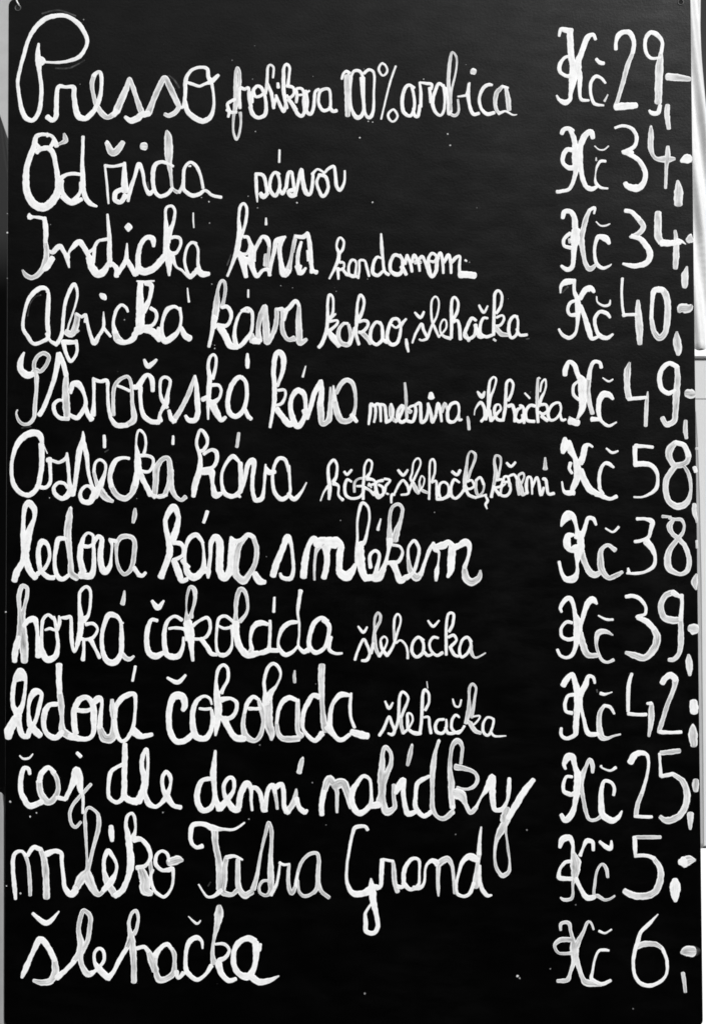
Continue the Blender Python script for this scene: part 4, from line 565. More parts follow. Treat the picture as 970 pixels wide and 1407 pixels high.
d:-328,-1775,56 -383,-1761,47 -432,-1831,50 -474,-1928,47 -481,-2067,39 -425,-2150,42 -362,-2192,47 -299,-2122,56;~-297,-1476,64 -303,-1595,61 -300,-1734,56 -293,-1872,47 -279,-2011,61 -258,-2094,70
a:-35,-1761,39 -118,-1754,56 -188,-1831,42 -216,-1928,47 -216,-2067,50 -160,-2164,47 -104,-2185,47 -35,-2136,42;-18,-1741,28 -28,-1859,36 -21,-1970,33 14,-2067,36;-14,-2108,56 49,-2129,70 139,-2150,61;-251,-2067,61 -188,-2136,47
=9 slehacka
s:251,-2143,33 292,-2081,36 344,-1963,28 369,-2025,33 397,-2094,33 376,-2136,39 334,-2122,19;307,-1817,22 344,-1886,33 380,-1831,22
l:390,-2122,28 432,-1997,33 439,-1872,33 446,-1775,31 474,-1727,31 523,-1768,28 523,-1817,28 488,-1900,33 460,-1970,33;~460,-1970,33 460,-2039,39 480,-2122,33
e:480,-2122,33 536,-2067,25 571,-1997,22 557,-1942,22 522,-1935,28 522,-2011,33 529,-2081,33 592,-2122,42 648,-2122,36
h:641,-2122,33 655,-1997,33 662,-1859,36 669,-1747,33 690,-1706,33 725,-1747,28 725,-1831,28 690,-1900,36;676,-1970,25 724,-1970,28 731,-2039,31 745,-2122,33;707,-1629,10 715,-1692,10
a:871,-1990,28 815,-1997,31 787,-2053,36 801,-2108,36 856,-2122,33 891,-2067,31 892,-1990,22;884,-2067,31 912,-2122,36 982,-2115,33 1038,-2094,28
c:1017,-1970,22 982,-1949,31 947,-1997,31 947,-2081,33 1010,-2122,28 1066,-2053,28;955,-1796,20 975,-1859,22 1017,-1866,22 1036,-1803,20
k:~1080,-2025,42 1108,-1900,47 1111,-1789,28 1115,-1692,31 1143,-1650,28 1178,-1692,25 1164,-1789,28 1150,-1886,36 1135,-1970,36;1149,-1963,20 1212,-1956,20 1198,-1997,22 1149,-2046,22;~1149,-2046,22 1107,-2011,33;~1121,-2025,47 1163,-2094,47 1219,-2122,36
a:1344,-1997,25 1289,-1970,25 1247,-2025,28 1246,-2108,33 1288,-2143,31 1323,-2094,28 1344,-1983,25;1316,-2108,31 1358,-2150,25 1462,-2147,14
=9 price
K:2012,-1664,56 2043,-1609,56 2099,-1560,47 2126,-1636,56 2147,-1720,61 2153,-1831,70 2139,-1956,56 2131,-2067,56 2124,-2136,47 2040,-2171,39 1991,-2136,36 1992,-2074,33;2112,-1754,42 2056,-1768,36 2028,-1845,39 2041,-1914,36 2097,-1928,42;2315,-1643,28 2301,-1588,36 2252,-1581,42 2224,-1664,56 2174,-1761,61 2181,-1872,42 2208,-1983,36 2249,-2122,50 2347,-2129,42
c:2501,-1935,25 2460,-1872,36 2404,-1859,36;~2404,-1859,36 2362,-1928,47 2354,-2039,53 2374,-2150,64 2430,-2171,39 2486,-2150,25 2558,-2132,19;2370,-1741,39 2405,-1750,33 2446,-1741,17 2481,-1729,13;?2335,-1706,20 2339,-1731,17
4:2671,-1553,33 2642,-1650,42 2634,-1789,42 2633,-1914,36;2633,-1935,39 2724,-1945,36 2807,-1942,39;2815,-1838,28 2857,-1838,42;~2857,-1838,42 2856,-1942,61 2849,-2039,50 2830,-2150,28
2:2963,-1643,56 2991,-1595,56 3047,-1567,61 3089,-1609,61;~3089,-1609,61 3074,-1692,47 3017,-1831,47 2975,-1956,47 2939,-2067,47 2925,-2115,33;2932,-2108,47 3029,-2115,36 3141,-2111,36
-:3261,-1820,70 3264,-1872,84 3265,-1921,72
comma:3252,-2046,36;~3252,-2046,36 3252,-2122,84 3258,-2233,70
=10 caj
c:-3089,-2510,36 -3103,-2462,42 -3145,-2455,47 -3172,-2538,50 -3175,-2662,50 -3143,-2745,56 -3086,-2814,56 -2968,-2773,56;-3187,-2337,17 -3152,-2365,25 -3097,-2358,25 -3062,-2319,14
a:-2852,-2496,42 -2915,-2448,47 -2977,-2503,56 -2998,-2579,56;~-2998,-2579,56 -2983,-2690,61 -2913,-2780,61 -2844,-2731,56 -2816,-2648,47 -2831,-2552,47 -2873,-2482,47;-2830,-2731,47 -2746,-2752,42
j:-2746,-2745,47 -2705,-2662,47 -2664,-2565,70 -2644,-2475,75 -2615,-2552,70 -2608,-2648,56 -2579,-2731,36 -2581,-2883,28;~-2504,-2607,36 -2566,-2676,39 -2663,-2787,39 -2704,-2883,36 -2689,-2980,36 -2647,-3015,36 -2599,-2966,31;-2638,-2309,39 -2603,-2344,42
=10 dle
d:-2192,-2413,42 -2261,-2448,39 -2317,-2496,47 -2337,-2621,39 -2329,-2731,42 -2259,-2780,42 -2204,-2745,47 -2190,-2676,42;-2183,-2226,47 -2181,-2344,53 -2185,-2482,53 -2184,-2621,56 -2183,-2718,56 -2134,-2759,61 -2065,-2773,70
l:-2051,-2773,70 -2003,-2662,70 -1989,-2579,61 -2018,-2441,47 -2011,-2344,47 -1977,-2275,42 -1963,-2344,36 -1962,-2455,33 -1982,-2593,56 -1989,-2690,47 -1953,-2787,56 -1884,-2821,42 -1828,-2787,42
e:-1842,-2800,33 -1787,-2731,56 -1746,-2621,33 -1746,-2538,42 -1788,-2489,42 -1822,-2552,42 -1815,-2648,42 -1773,-2731,61 -1717,-2807,47 -1645,-2828,47
=10 denni
d:-1356,-2552,47 -1440,-2572,47 -1481,-2648,56 -1488,-2759,56 -1439,-2856,56 -1355,-2828,50 -1328,-2731,36 -1335,-2579,42;-1316,-2289,28 -1326,-2399,47 -1336,-2524,61 -1321,-2648,42 -1307,-2759,50 -1272,-2842,70
e:-1272,-2835,70 -1203,-2759,56 -1140,-2662,39 -1141,-2565,42 -1183,-2545,42 -1231,-2607,42 -1231,-2690,42 -1196,-2773,56 -1133,-2849,61 -1091,-2842,56
n:-1091,-2828,56 -1078,-2718,56 -1036,-2621,61 -1002,-2600,56 -974,-2662,42 -973,-2759,33 -963,-2856,28;-981,-2648,47 -932,-2641,47 -890,-2690,47 -869,-2773,47 -848,-2856,61
n:-848,-2856,61 -827,-2731,47 -807,-2648,47 -765,-2621,56 -744,-2690,42;~-744,-2690,42 -730,-2773,33 -723,-2842,31;-744,-2641,56 -682,-2607,47 -661,-2690,47 -660,-2800,47 -632,-2870,56
i:-626,-2870,56;~-626,-2870,56 -570,-2787,56 -549,-2718,47 -542,-2655,22;-542,-2745,56 -514,-2828,47 -466,-2870,56 -438,-2856,33;-480,-2358,28;~-480,-2358,28 -494,-2399,50 -515,-2496,50
=10 nabidky
n:-299,-2897,50 -299,-2787,53 -278,-2676,56;~-278,-2676,56 -230,-2565,83 -174,-2621,56 -153,-2690,42 -153,-2787,36 -153,-2876,28;~-174,-2621,97 -97,-2593,83 -56,-2676,70 -28,-2759,70 -14,-2828,56
a:160,-2565,33 97,-2531,42 42,-2593,47 -7,-2676,61 -14,-2773,61 35,-2870,56 90,-2876,56 167,-2800,47 174,-2690,33 160,-2565,33
b:174,-2814,56 243,-2800,70;~243,-2800,70 278,-2690,70 271,-2552,70 278,-2413,56 285,-2302,42 313,-2254,47 362,-2316,39 362,-2413,47 327,-2496,56 292,-2565,70 285,-2690,47 292,-2787,56 320,-2870,70 396,-2828,50 389,-2731,42 389,-2614,42
i:403,-2690,47 452,-2607,70 487,-2565,47 480,-2690,47 500,-2828,50 528,-2890,56 591,-2870,47;564,-2233,28;~564,-2233,28 543,-2330,47 522,-2427,33
d:730,-2531,33 661,-2565,47 612,-2607,47 598,-2718,42 598,-2828,50 674,-2911,47 744,-2870,47;822,-2192,33;~822,-2192,33 786,-2302,39 765,-2441,56 758,-2579,47 758,-2718,42 758,-2828,50 799,-2911,42 869,-2932,47 952,-2870,56
k:952,-2828,56;~952,-2828,56 939,-2718,56 939,-2593,61 925,-2469,47 933,-2330,39 954,-2233,47 1003,-2192,56 1044,-2247,39 1040,-2330,33 1030,-2413,33;~981,-2441,61 1078,-2462,47 1162,-2496,39 1189,-2565,42 1147,-2635,39 1064,-2655,28 994,-2635,28;~980,-2690,97 1036,-2718,97 1071,-2787,47 1119,-2876,47 1175,-2828,47
y:1175,-2828,36 1224,-2731,25 1280,-2648,56 1329,-2538,61 1331,-2648,61 1335,-2759,56 1355,-2849,47 1425,-2842,47 1474,-2759,33 1488,-2662,47 1493,-2552,39;1725,-2565,47 1634,-2676,61 1550,-2814,61 1480,-2925,61;~1480,-2925,61 1410,-3049,69 1368,-3146,42 1351,-3270,28 1361,-3380,33 1395,-3449,42 1430,-3476,47 1485,-3435,42 1493,-3339,22 1479,-3228,28 1466,-3118,19 1452,-3021,42 1452,-2911,83;~1467,-2842,70 1445,-2952,83
=10 price
K:2032,-2462,28 2018,-2413,47 2060,-2344,70 2102,-2358,61 2122,-2441,47 2149,-2524,70 2142,-2648,70 2120,-2787,50 2092,-2883,56 2029,-2952,56 1988,-2897,42;2094,-2538,33 2038,-2538,33 2010,-2607,36 2017,-2676,42 2079,-2704,47 2121,-2690,42;~2289,-2496,31 2289,-2427,47 2262,-2372,42 2226,-2441,39 2191,-2524,56 2170,-2607,64 2197,-2731,42 2217,-2842,42 2252,-2939,36 2314,-2946,36 2370,-2911,42
c:2489,-2711,33 2497,-2648,36 2469,-2593,36 2400,-2579,39 2371,-2676,47 2370,-2800,56 2384,-2897,61 2467,-2952,61 2530,-2925,47 2567,-2863,19;2370,-2434,31 2386,-2455,19 2456,-2478,25 2512,-2448,33
2:2651,-2399,61 2693,-2330,61 2749,-2309,50 2812,-2330,39 2825,-2427,31 2803,-2552,33 2761,-2690,42;~2761,-2690,42 2718,-2800,47 2703,-2897,47;2689,-2911,36 2773,-2918,36 2853,-2918,36
5:~3122,-2289,50 3028,-2302,50 2944,-2309,47;2930,-2316,31 2936,-2413,28 2942,-2531,42;2949,-2531,42 3054,-2510,42;~3054,-2510,42 3151,-2579,56 3192,-2704,61 3163,-2842,61 3092,-2925,61 2995,-2952,61 2933,-2918,42
-:~3276,-2572,56 3273,-2621,64 3275,-2669,50
comma:~3221,-2890,64 3220,-2966,53 3219,-3035,25
=11 mleko
m:-3216,-3697,33 -3226,-3587,47 -3241,-3449,42 -3242,-3311,42 -3215,-3256,42 -3159,-3245,33 -3124,-3284,42;~-3124,-3284,42 -3096,-3380,36 -3081,-3532,42 -3077,-3662,36;-3104,-3284,42 -3049,-3208,47 -2979,-3228,47;~-2979,-3228,47 -2943,-3339,61 -2929,-3476,61 -2920,-3683,61;-2923,-3270,61 -2847,-3242,47 -2784,-3263,47 -2777,-3352,39 -2762,-3476,42 -2747,-3587,47 -2691,-3655,64 -2643,-3614,64
l:-2643,-3600,64;~-2643,-3600,64 -2582,-3490,83 -2527,-3408,47 -2479,-3215,39 -2438,-3063,47 -2425,-2939,47 -2453,-2870,33 -2523,-2828,33 -2558,-2883,28 -2557,-2980,39 -2549,-3118,33 -2541,-3242,25 -2534,-3394,36 -2533,-3476,97 -2477,-3600,69 -2421,-3655,50 -2366,-3600,42
e:-2380,-3614,50 -2317,-3545,69 -2263,-3449,36 -2256,-3366,33 -2298,-3284,42 -2340,-3242,50 -2374,-3325,42 -2374,-3435,42;~-2374,-3435,42 -2338,-3545,69 -2268,-3655,61;-2309,-3008,47 -2306,-3077,56 -2299,-3146,39
k:-2268,-3662,61 -2199,-3614,55 -2144,-3490,56 -2117,-3352,69 -2132,-3215,61 -2146,-3104,56 -2168,-2994,39 -2154,-2911,36 -2113,-2883,33 -2085,-2925,33 -2077,-3035,28 -2098,-3118,56
k:-2091,-3132,69 -2021,-3132,47 -1958,-3201,47 -1930,-3297,42 -1978,-3380,42 -2062,-3401,47;~-2020,-3421,69 -1985,-3518,97 -1977,-3614,97 -1922,-3642,55;~-1937,-3339,42 -1922,-3449,42
o:-1756,-3339,36 -1771,-3270,36 -1826,-3242,33 -1875,-3284,36 -1881,-3366,42 -1825,-3421,39 -1756,-3421,47 -1721,-3408,42 -1714,-3504,31 -1734,-3600,28 -1803,-3676,36 -1894,-3614,36 -1929,-3490,33 -1909,-3421,36;~-1756,-3352,69 -1673,-3325,83 -1625,-3332,33
=11 TaSra
T:-1438,-3194,47 -1493,-3208,39 -1542,-3159,42 -1549,-3063,47 -1522,-2994,50 -1424,-2987,47 -1327,-3028,61 -1244,-3035,33 -1132,-3035,28 -1035,-2973,19;~-1320,-3049,69 -1313,-3173,56 -1284,-3311,61 -1270,-3449,69 -1270,-3600,69;-1256,-3614,55 -1325,-3669,36 -1387,-3676,28 -1429,-3628,22 -1471,-3559,17;?-1381,-3573,19 -1360,-3538,14
a:-1055,-3325,22 -1132,-3290,33 -1208,-3304,47;~-1208,-3304,47 -1229,-3421,61 -1235,-3532,69 -1242,-3628,61 -1158,-3655,47 -1103,-3614,47;~-1097,-3325,47 -1097,-3449,50 -1089,-3587,56 -1034,-3662,61 -964,-3628,55
t:~-950,-3600,56 -916,-3476,42 -875,-3242,28 -834,-3077,36 -806,-2973,36 -778,-3049,42 -778,-3173,39 -785,-3311,47 -784,-3476,61 -784,-3614,50 -825,-3662,36 -881,-3642,33 -895,-3587,28 -867,-3532,33 -812,-3525,28 -784,-3587,42
r:-784,-3655,47 -729,-3559,31 -708,-3449,28 -694,-3346,19;-701,-3352,31 -659,-3373,28 -604,-3366,25;~-611,-3380,33 -618,-3476,39 -611,-3587,42 -583,-3642,47 -548,-3573,39
a:-548,-3573,39 -527,-3449,33;~-527,-3449,33 -493,-3352,36 -424,-3277,39 -347,-3263,39 -326,-3325,42 -333,-3449,47 -340,-3587,47 -395,-3649,36 -465,-3669,39 -513,-3628,31 -527,-3518,28;~-333,-3545,47 -298,-3628,42 -229,-3683,42
=11 Grand
G:139,-3042,36 111,-3008,39 21,-3021,42 -14,-3118,33 -42,-3270,31 -60,-3408,28 -56,-3545,39 0,-3642,55 104,-3642,61 173,-3600,69 222,-3580,50;171,-3504,19 180,-3600,69 194,-3724,61 222,-3848,47 236,-3958,47 194,-4020,47 125,-3999,47 121,-3917,47 118,-3834,33 166,-3752,25 194,-3710,25
r:229,-3587,56 264,-3573,42 271,-3449,47 278,-3325,47;285,-3322,31 382,-3339,31;~382,-3339,31 389,-3421,47 396,-3532,47 423,-3628,47
a:423,-3580,47 479,-3573,42 486,-3435,47 535,-3339,42 590,-3311,36 632,-3339,33 632,-3449,25 624,-3559,33 548,-3607,42 479,-3545,50;576,-3593,47 645,-3587,42 680,-3532,28 687,-3421,25
n:687,-3421,25 708,-3366,33 757,-3332,47 805,-3359,61;~815,-3380,47 809,-3518,39 812,-3600,39 814,-3669,17;~812,-3366,61 896,-3318,61 944,-3380,39 958,-3490,33 971,-3642,36
d:1173,-3311,56 1118,-3290,56 1048,-3339,47 1013,-3435,31 985,-3545,33 992,-3642,36 1061,-3672,36 1117,-3635,39 1152,-3545,42
d:1223,-3015,19 1209,-3132,36 1201,-3270,47;~1201,-3270,47 1187,-3380,42 1173,-3518,61 1173,-3587,47;1208,-3380,33 1207,-3518,42 1228,-3600,47 1276,-3662,42 1322,-3660,19;1118,-3297,61 1187,-3325,61
=11 price
K:1972,-3208,33 2000,-3132,61 2070,-3118,56 2097,-3187,36 2097,-3256,42;~2097,-3256,42 2124,-3352,97 2117,-3463,69 2095,-3559,28 2095,-3655,31 2074,-3697,36 2011,-3704,36 1977,-3683,19;2083,-3339,36 2020,-3352,39 1971,-3421,33 1964,-3490,47 2019,-3504,47 2089,-3504,42;2292,-3235,33 2285,-3159,42 2230,-3146,50 2194,-3215,28 2166,-3284,42;2123,-3504,50 2171,-3600,42 2227,-3683,55 2303,-3676,47
c:~2429,-3490,31 2415,-3408,39 2374,-3366,28 2325,-3435,25 2304,-3559,31 2296,-3655,33 2338,-3669,42 2393,-3704,31 2448,-3697,25 2493,-3666,22;2354,-3153,33 2410,-3201,47 2458,-3215,47 2466,-3146,22
5:~2935,-3111,36 2827,-3111,42 2702,-3111,39;2688,-3111,47 2690,-3201,47 2694,-3297,33;2694,-3286,39 2798,-3286,39 2867,-3311,47;~2867,-3311,47 2929,-3408,56 2928,-3518,64 2879,-3628,64 2782,-3669,64 2671,-3662,64 2588,-3621,55
-:3117,-3346,56 3159,-3346,106;~3159,-3346,106 3214,-3328,83 3263,-3328,28
comma:3068,-3518,61 3071,-3573,100 3070,-3655,83 3072,-3717,39
=12 slehacka
s:-3150,-4438,33 -3116,-4356,55 -3055,-4219,47 -2980,-4082,64 -2903,-4150,55 -2840,-4274,55;~-2840,-4274,55 -2832,-4383,69 -2873,-4466,64 -2956,-4486,55 -3039,-4466,36;-2818,-4438,64 -2735,-4370,47 -2653,-4287,47;-3051,-3834,36 -2918,-3924,53 -2801,-3814,17
l:-2666,-4294,47;~-2666,-4294,47 -2598,-4205,69 -2529,-4095,47 -2509,-3985,47 -2503,-3862,47 -2566,-3807,47 -2600,-3889,47 -2613,-3999,47 -2591,-4109,61 -2598,-4205,61 -2583,-4315,50 -2527,-4404,61 -2472,-4390,47
e:-2486,-4404,42 -2417,-4342,36 -2369,-4274,36 -2376,-4191,36 -2418,-4164,36 -2459,-4205,33 -2459,-4287,36 -2417,-4356,61 -2333,-4438,61
h:-2333,-4445,61 -2278,-4383,42 -2223,-4274,47 -2155,-4164,47;~-2155,-4164,47 -2114,-4068,69 -2128,-3985,42 -2135,-3917,36 -2108,-3834,36 -2066,-3807,36 -2045,-3875,33 -2059,-3972,39 -2086,-4027,47;~-2107,-4068,61 -2092,-4205,61 -2084,-4342,55 -2084,-4479,55
h:-2058,-4164,42 -1988,-4150,42 -1947,-4191,47;~-1947,-4191,47 -1919,-4260,69 -1883,-4370,69
a:-1725,-4178,33 -1767,-4123,47 -1836,-4164,47 -1884,-4233,61;~-1884,-4233,61 -1884,-4342,47 -1848,-4452,64 -1779,-4452,55 -1710,-4397,55 -1697,-4287,42 -1704,-4205,47 -1739,-4150,33;-1683,-4383,55 -1662,-4445,33 -1613,-4397,47
c:-1431,-4164,19 -1441,-4095,33 -1490,-4061,50 -1552,-4095,50 -1586,-4178,42 -1593,-4287,42 -1579,-4383,50 -1488,-4459,44 -1405,-4411,36 -1350,-4329,50;-1567,-3862,11 -1490,-3930,28 -1452,-3900,14
k:~-1276,-3765,47 -1276,-3834,83 -1296,-3958,55 -1324,-4082,33 -1337,-4205,42 -1323,-4301,61;-1310,-4123,28 -1226,-4123,36 -1178,-4178,33 -1212,-4246,42 -1281,-4281,50;-1281,-4301,69 -1253,-4397,55 -1184,-4466,50 -1115,-4452,42
a:-880,-4123,30 -894,-4184,42;-935,-4095,61 -1005,-4068,55 -1088,-4109,55 -1136,-4205,50 -1129,-4329,55 -1073,-4411,61 -990,-4424,69 -935,-4329,50 -921,-4205,61 -928,-4109,61;-976,-4424,69 -893,-4479,61 -796,-4466,50 -706,-4424,17
=12 price
K:~1978,-3992,25 1976,-3937,36 2017,-3917,36 2059,-3930,42 2072,-3999,33 2093,-4082,47 2106,-4178,83 2106,-4274,55 2070,-4383,36 2042,-4459,47 1973,-4470,42 1945,-4470,39;~2079,-4082,47 1975,-4084,50 1919,-4136,39 1953,-4205,30 2030,-4212,33 2085,-4205,42;~2291,-3985,22 2267,-3924,25 2232,-3917,33 2197,-3999,33 2141,-4109,55 2113,-4191,61 2140,-4315,47 2181,-4438,47 2222,-4486,64 2360,-4507,36
c:2434,-4184,25 2390,-4178,33 2335,-4191,28 2299,-4274,25 2278,-4383,28 2271,-4452,42 2360,-4500,42 2451,-4466,33;2343,-3999,28 2398,-4020,22 2461,-3985,19
6:2905,-3841,11 2821,-3930,39 2738,-4013,39 2709,-4109,47 2681,-4191,42 2666,-4301,36 2679,-4411,36 2734,-4493,42 2831,-4514,42 2928,-4472,39 2984,-4397,30 2985,-4274,36 2944,-4164,39;~2944,-4164,39 2875,-4123,50 2765,-4123,55 2709,-4150,50
-:~3124,-4205,33 3166,-4191,91 3235,-4191,105;?3235,-4191,105 3270,-4191,83 3288,-4191,61
comma:~3139,-4397,44 3152,-4493,39 3160,-4575,33'''

PROF = [(-1.0, -0.4), (-0.93, 0.35), (-0.72, 0.8), (-0.35, 0.97), (0.0, 1.0), (0.35, 0.97), (0.72, 0.8), (0.93, 0.35), (1.0, -0.4)]
TENSE = 0.48
def catmull(P, i, u, TENSE=TENSE):
    p0, p1, p2, p3 = (P[max(0, min(len(P) - 1, j))] for j in (i - 1, i, i + 1, i + 2))
    out = []
    for a, b, c, d in zip(p0, p1, p2, p3):
        t1 = (c - a) * TENSE; t2 = (d - b) * TENSE
        out.append((2 * u ** 3 - 3 * u ** 2 + 1) * b + (u ** 3 - 2 * u ** 2 + u) * t1 + (-2 * u ** 3 + 3 * u ** 2) * c + (u ** 3 - u ** 2) * t2)
    return out
stroke_no = 0
WIDE = 1.02
def add_stroke(pts, thin, V, F, UV, TN):
    """a ribbon of paint with a low domed section, rounded ends and slightly ragged edges"""
    global stroke_no
    stroke_no += 1
    pts = [(x, y, q * (0.87 if q < 4.0 else 0.87 + 0.16 * min(1, (q - 4.0) / 2.0))) for x, y, q in pts]     # fine strokes were drawn with a lighter hand
    if len(pts) == 1: pts = pts + [(pts[0][0] + 0.1, pts[0][1], pts[0][2])]
    closed = math.hypot(pts[0][0] - pts[-1][0], pts[0][1] - pts[-1][1]) < 1.5 and len(pts) > 3
    seq = []
    if closed:
        def cm(i, u): 
            Q = pts[:-1]; n_ = len(Q); return catmull([Q[(i + k) % n_] for k in (-1, 0, 1, 2)], 1, u, 0.62 if n_ < 6 else 0.5)
    else:
        def cm(i, u): return catmull(pts, i, u)
    for i in range(len(pts) - 1):
        L = math.hypot(pts[i + 1][0] - pts[i][0], pts[i + 1][1] - pts[i][1])
        k = max(2, min(9, int(L / 1.3) + 1))
        for j in range(k): seq.append(cm(i, j / k))
    seq.append(list(pts[-1]))
    # rounded ends: extra rings beyond both ends
    def tang(i):
        a = seq[max(0, i - 1)]; b = seq[min(len(seq) - 1, i + 1)]
        d = Vector((b[0] - a[0], b[1] - a[1]))
        return d.normalized() if d.length > 1e-6 else Vector((1, 0))
    rings = []
    t0 = tang(0); r0 = seq[0][2] / 2 * WIDE; sq = 0.62
    for q in (0.12, 0.45, 0.75, 0.93):
        off = math.sqrt(max(0, 1 - q * q)) * r0 * sq
        rings.append((seq[0][0] - t0.x * off, seq[0][1] - t0.y * off, r0 * q, t0, q))
    for i, p in enumerate(seq): rings.append((p[0], p[1], max(0.25, p[2] / 2 * WIDE), tang(i), 1.0))
    t1 = tang(len(seq) - 1); r1 = seq[-1][2] / 2 * WIDE
    for q in (0.93, 0.75, 0.45, 0.12):
        off = math.sqrt(max(0, 1 - q * q)) * r1 * sq
        rings.append((seq[-1][0] + t1.x * off, seq[-1][1] + t1.y * off, r1 * q, t1, q))
    H = {0: 0.09, 0.5: 0.065, 1: 0.025}[thin] + 0.012 * ((stroke_no * 0.618) % 1)
    base = len(V); run = 0.0; prev = None
    sd_ = stroke_no * 3.7
    for (x, y, r, d, q) in rings:
        if prev: run += math.hypot(x - prev[0], y - prev[1])
        prev = (x, y)
        nx, ny = -d.y, d.x
        jl = 1 + 0.17 * noise.noise((run * 0.30, sd_, 0)) + 0.08 * noise.noise((run * 1.0, sd_, 5))
        jr = 1 + 0.17 * noise.noise((run * 0.30, sd_, 9)) + 0.08 * noise.noise((run * 1.0, sd_, 14))
        for s_, h in PROF:
            rr = r * (jl if s_ > 0 else jr) * s_
            V.append(((x + nx * rr) / 1000, (y + ny * rr) / 1000, H * (h if q > 0.3 else min(h, 0.1)) / 1000))
            UV.append((run + sd_ * 10, s_ * 0.5 + 0.5 + 0.0)); TN.append(thin)
    m = len(PROF)
    for i in range(len(rings) - 1):
        for j in range(m - 1):
            a = base + i * m + j
            F.append((a, a + m, a + m + 1, a + 1))

def finish(name, V, F, UV, TN, parent):
    me = mesh(name, V, F, True)
    uvl = me.uv_layers.new(name='UVMap')
    idx = [0] * len(me.loops); me.loops.foreach_get('vertex_index', idx)
    flat = []
    for i in idx: flat += UV[i]
    uvl.data.foreach_set('uv', flat)
    at = me.attributes.new('thin', 'FLOAT', 'POINT'); at.data.foreach_set('value', TN)
    return link(name, me, M_PAINT, parent)

KIND = {'%': 'percent_sign', '-': 'dash', 'comma': 'comma'}
ORD = 'first second third fourth fifth sixth seventh eighth ninth tenth eleventh twelfth'.split()
SPELL = {'kava': 'káva', 'slehacka': 'šlehačka', 'Indicka': 'Indická', 'Africka': 'Africká', 'Staroceska': 'Staročeská', 'Aztecka': 'Aztecká',
         'ledova': 'ledová', 'horka': 'horká', 'cokolada': 'čokoláda', 'caj': 'čaj', 'denni': 'denní', 'nabidky': 'nabídky', 'mlekem': 'mlékem',
         'koreni': 'koření', 'hreko': 'hřeko', 'nida': 'šida'}
word = None
for ln in DATA.split('\n'):
    if not ln: continue
    if ln[0] == '=':
        row, name = ln[1:].split(' ', 1)
        word = bpy.data.objects.new('price' if name == 'price' else 'word', None)
        C.objects.link(word); word.parent = board
        line = ORD[int(row) - 1]
        if name == 'price': word['label'] = 'handwritten price at the right end of the %s line' % line
        elif int(row) != 11: word['label'] = 'handwritten white word %s in the %s line' % (SPELL.get(name, name), line)
        continue
    ch, rest = ln.split(':', 1)
    V, F, UV, TN = [], [], [], []
    for st in rest.split(';'):
        thin = 0
        if st[0] == '~': thin, st = 0.5, st[1:]
        elif st[0] == '?': thin, st = 1, st[1:]
        P = [tuple(float(q) / 10 for q in p.split(',')) for p in st.split()]
        add_stroke(P, thin, V, F, UV, TN)
    nm = KIND.get(ch) or ('digit' if ch.isdigit() else 'letter')
    finish(nm, V, F, UV, TN, word)

# --- specks of paint spattered over the board
SPECKS = [[6.6, 364.0, 1.06, 0.9], [91.8, 367.7, 1.13, 1.0], [94.3, 356.6, 1.27, 1.0], [14.8, 380.1, 0.85, 0.8], [19.1, 379.4, 0.85, 0.8], [68.6, 421.6, 0.78, 0.7], [-94.7, 370.1, 0.92, 0.4], [19.0, 300.7, 1.27, 1.0], [-54.3, 300.3, 1.2, 0.8], [-101.6, 306.7, 0.85, 0.3], [-92.4, 295.4, 0.99, 0.25], [-97.6, 421.6, 0.71, 0.25], [-117.5, 440.2, 0.71, 0.2], [-139.6, 301.4, 1.06, 1.0], [-146.7, 305.3, 0.71, 0.5], [-334.7, 271.2, 1.06, 0.7], [-334.9, 289.7, 0.71, 0.3], [-334.4, 226.5, 0.92, 0.15], [-138.9, 280.4, 0.92, 0.4], [-136.5, 220.8, 1.13, 0.4], [-220.8, 186.2, 0.98, 0.4], [-133.5, 161.4, 0.63, 0.6], [-133.5, 158.3, 0.91, 0.7], [-292.0, 13.7, 0.84, 0.6], [-208.0, 13.0, 0.7, 0.3], [-83.2, -43.0, 0.7, 0.2], [-11.9, -8.1, 0.84, 0.25], [78.4, -0.4, 0.98, 0.2], [-333.1, -96.1, 1.05, 0.6], [-327.4, -277.3, 1.53, 1.0], [-308.3, -291.5, 1.25, 1.0], [-302.3, -287.9, 1.11, 1.0], [-317.0, -364.4, 1.39, 1.0], [-330.3, -357.3, 0.83, 0.6], [-181.4, -287.6, 0.97, 0.4], [-38.9, -259.3, 0.97, 0.4], [-99.4, -293.9, 1.11, 0.35], [-89.1, -223.3, 0.97, 0.3], [187.7, -435.6, 1.04, 0.25], [212.2, -375.2, 1.04, 0.12], [156.5, -442.4, 1.8, 0.6], [158.5, -444.5, 1.25, 0.5], [11.1, -458.9, 1.52, 0.35], [109.2, 243.5, 1.27, 0.5], [112.7, 242.1, 0.85, 0.3], [-292.9, 279.0, 0.7, 0.2], [-265.2, 416.6, 0.71, 0.2], [-262.1, 480.3, 0.99, 0.3], [-25.7, -299.4, 0.69, 0.2], [266.3, -473.3, 1.04, 0.08], [166.0, -304.2, 1.25, 0.15], [97.9, -308.4, 0.97, 0.12], [59.3, -140.7, 0.7, 0.1], [-35.6, -165.0, 0.7, 0.1], [10.6, 431.6, 0.71, 0.1], [109.7, 435.9, 0.64, 0.2], [-95.6, 454.5, 0.64, 0.2], [-38.9, 424.4, 0.64, 0.15], [119.9, 295.4, 0.56, 0.2], [149.9, 206.7, 0.56, 0.2], [-58.4, 217.3, 0.63, 0.3], [-69.7, 219.4, 0.7, 0.4], [-16.2, 213.8, 0.7, 0.3], [14.1, 225.8, 0.7, 0.3]]
V, F, UV, TN = [], [], [], []
rs = random.Random(3)
for k in range(16):
    SPECKS.append((rs.uniform(-325, 325), rs.uniform(-480, 490), rs.uniform(0.1, 0.3), 0.2))
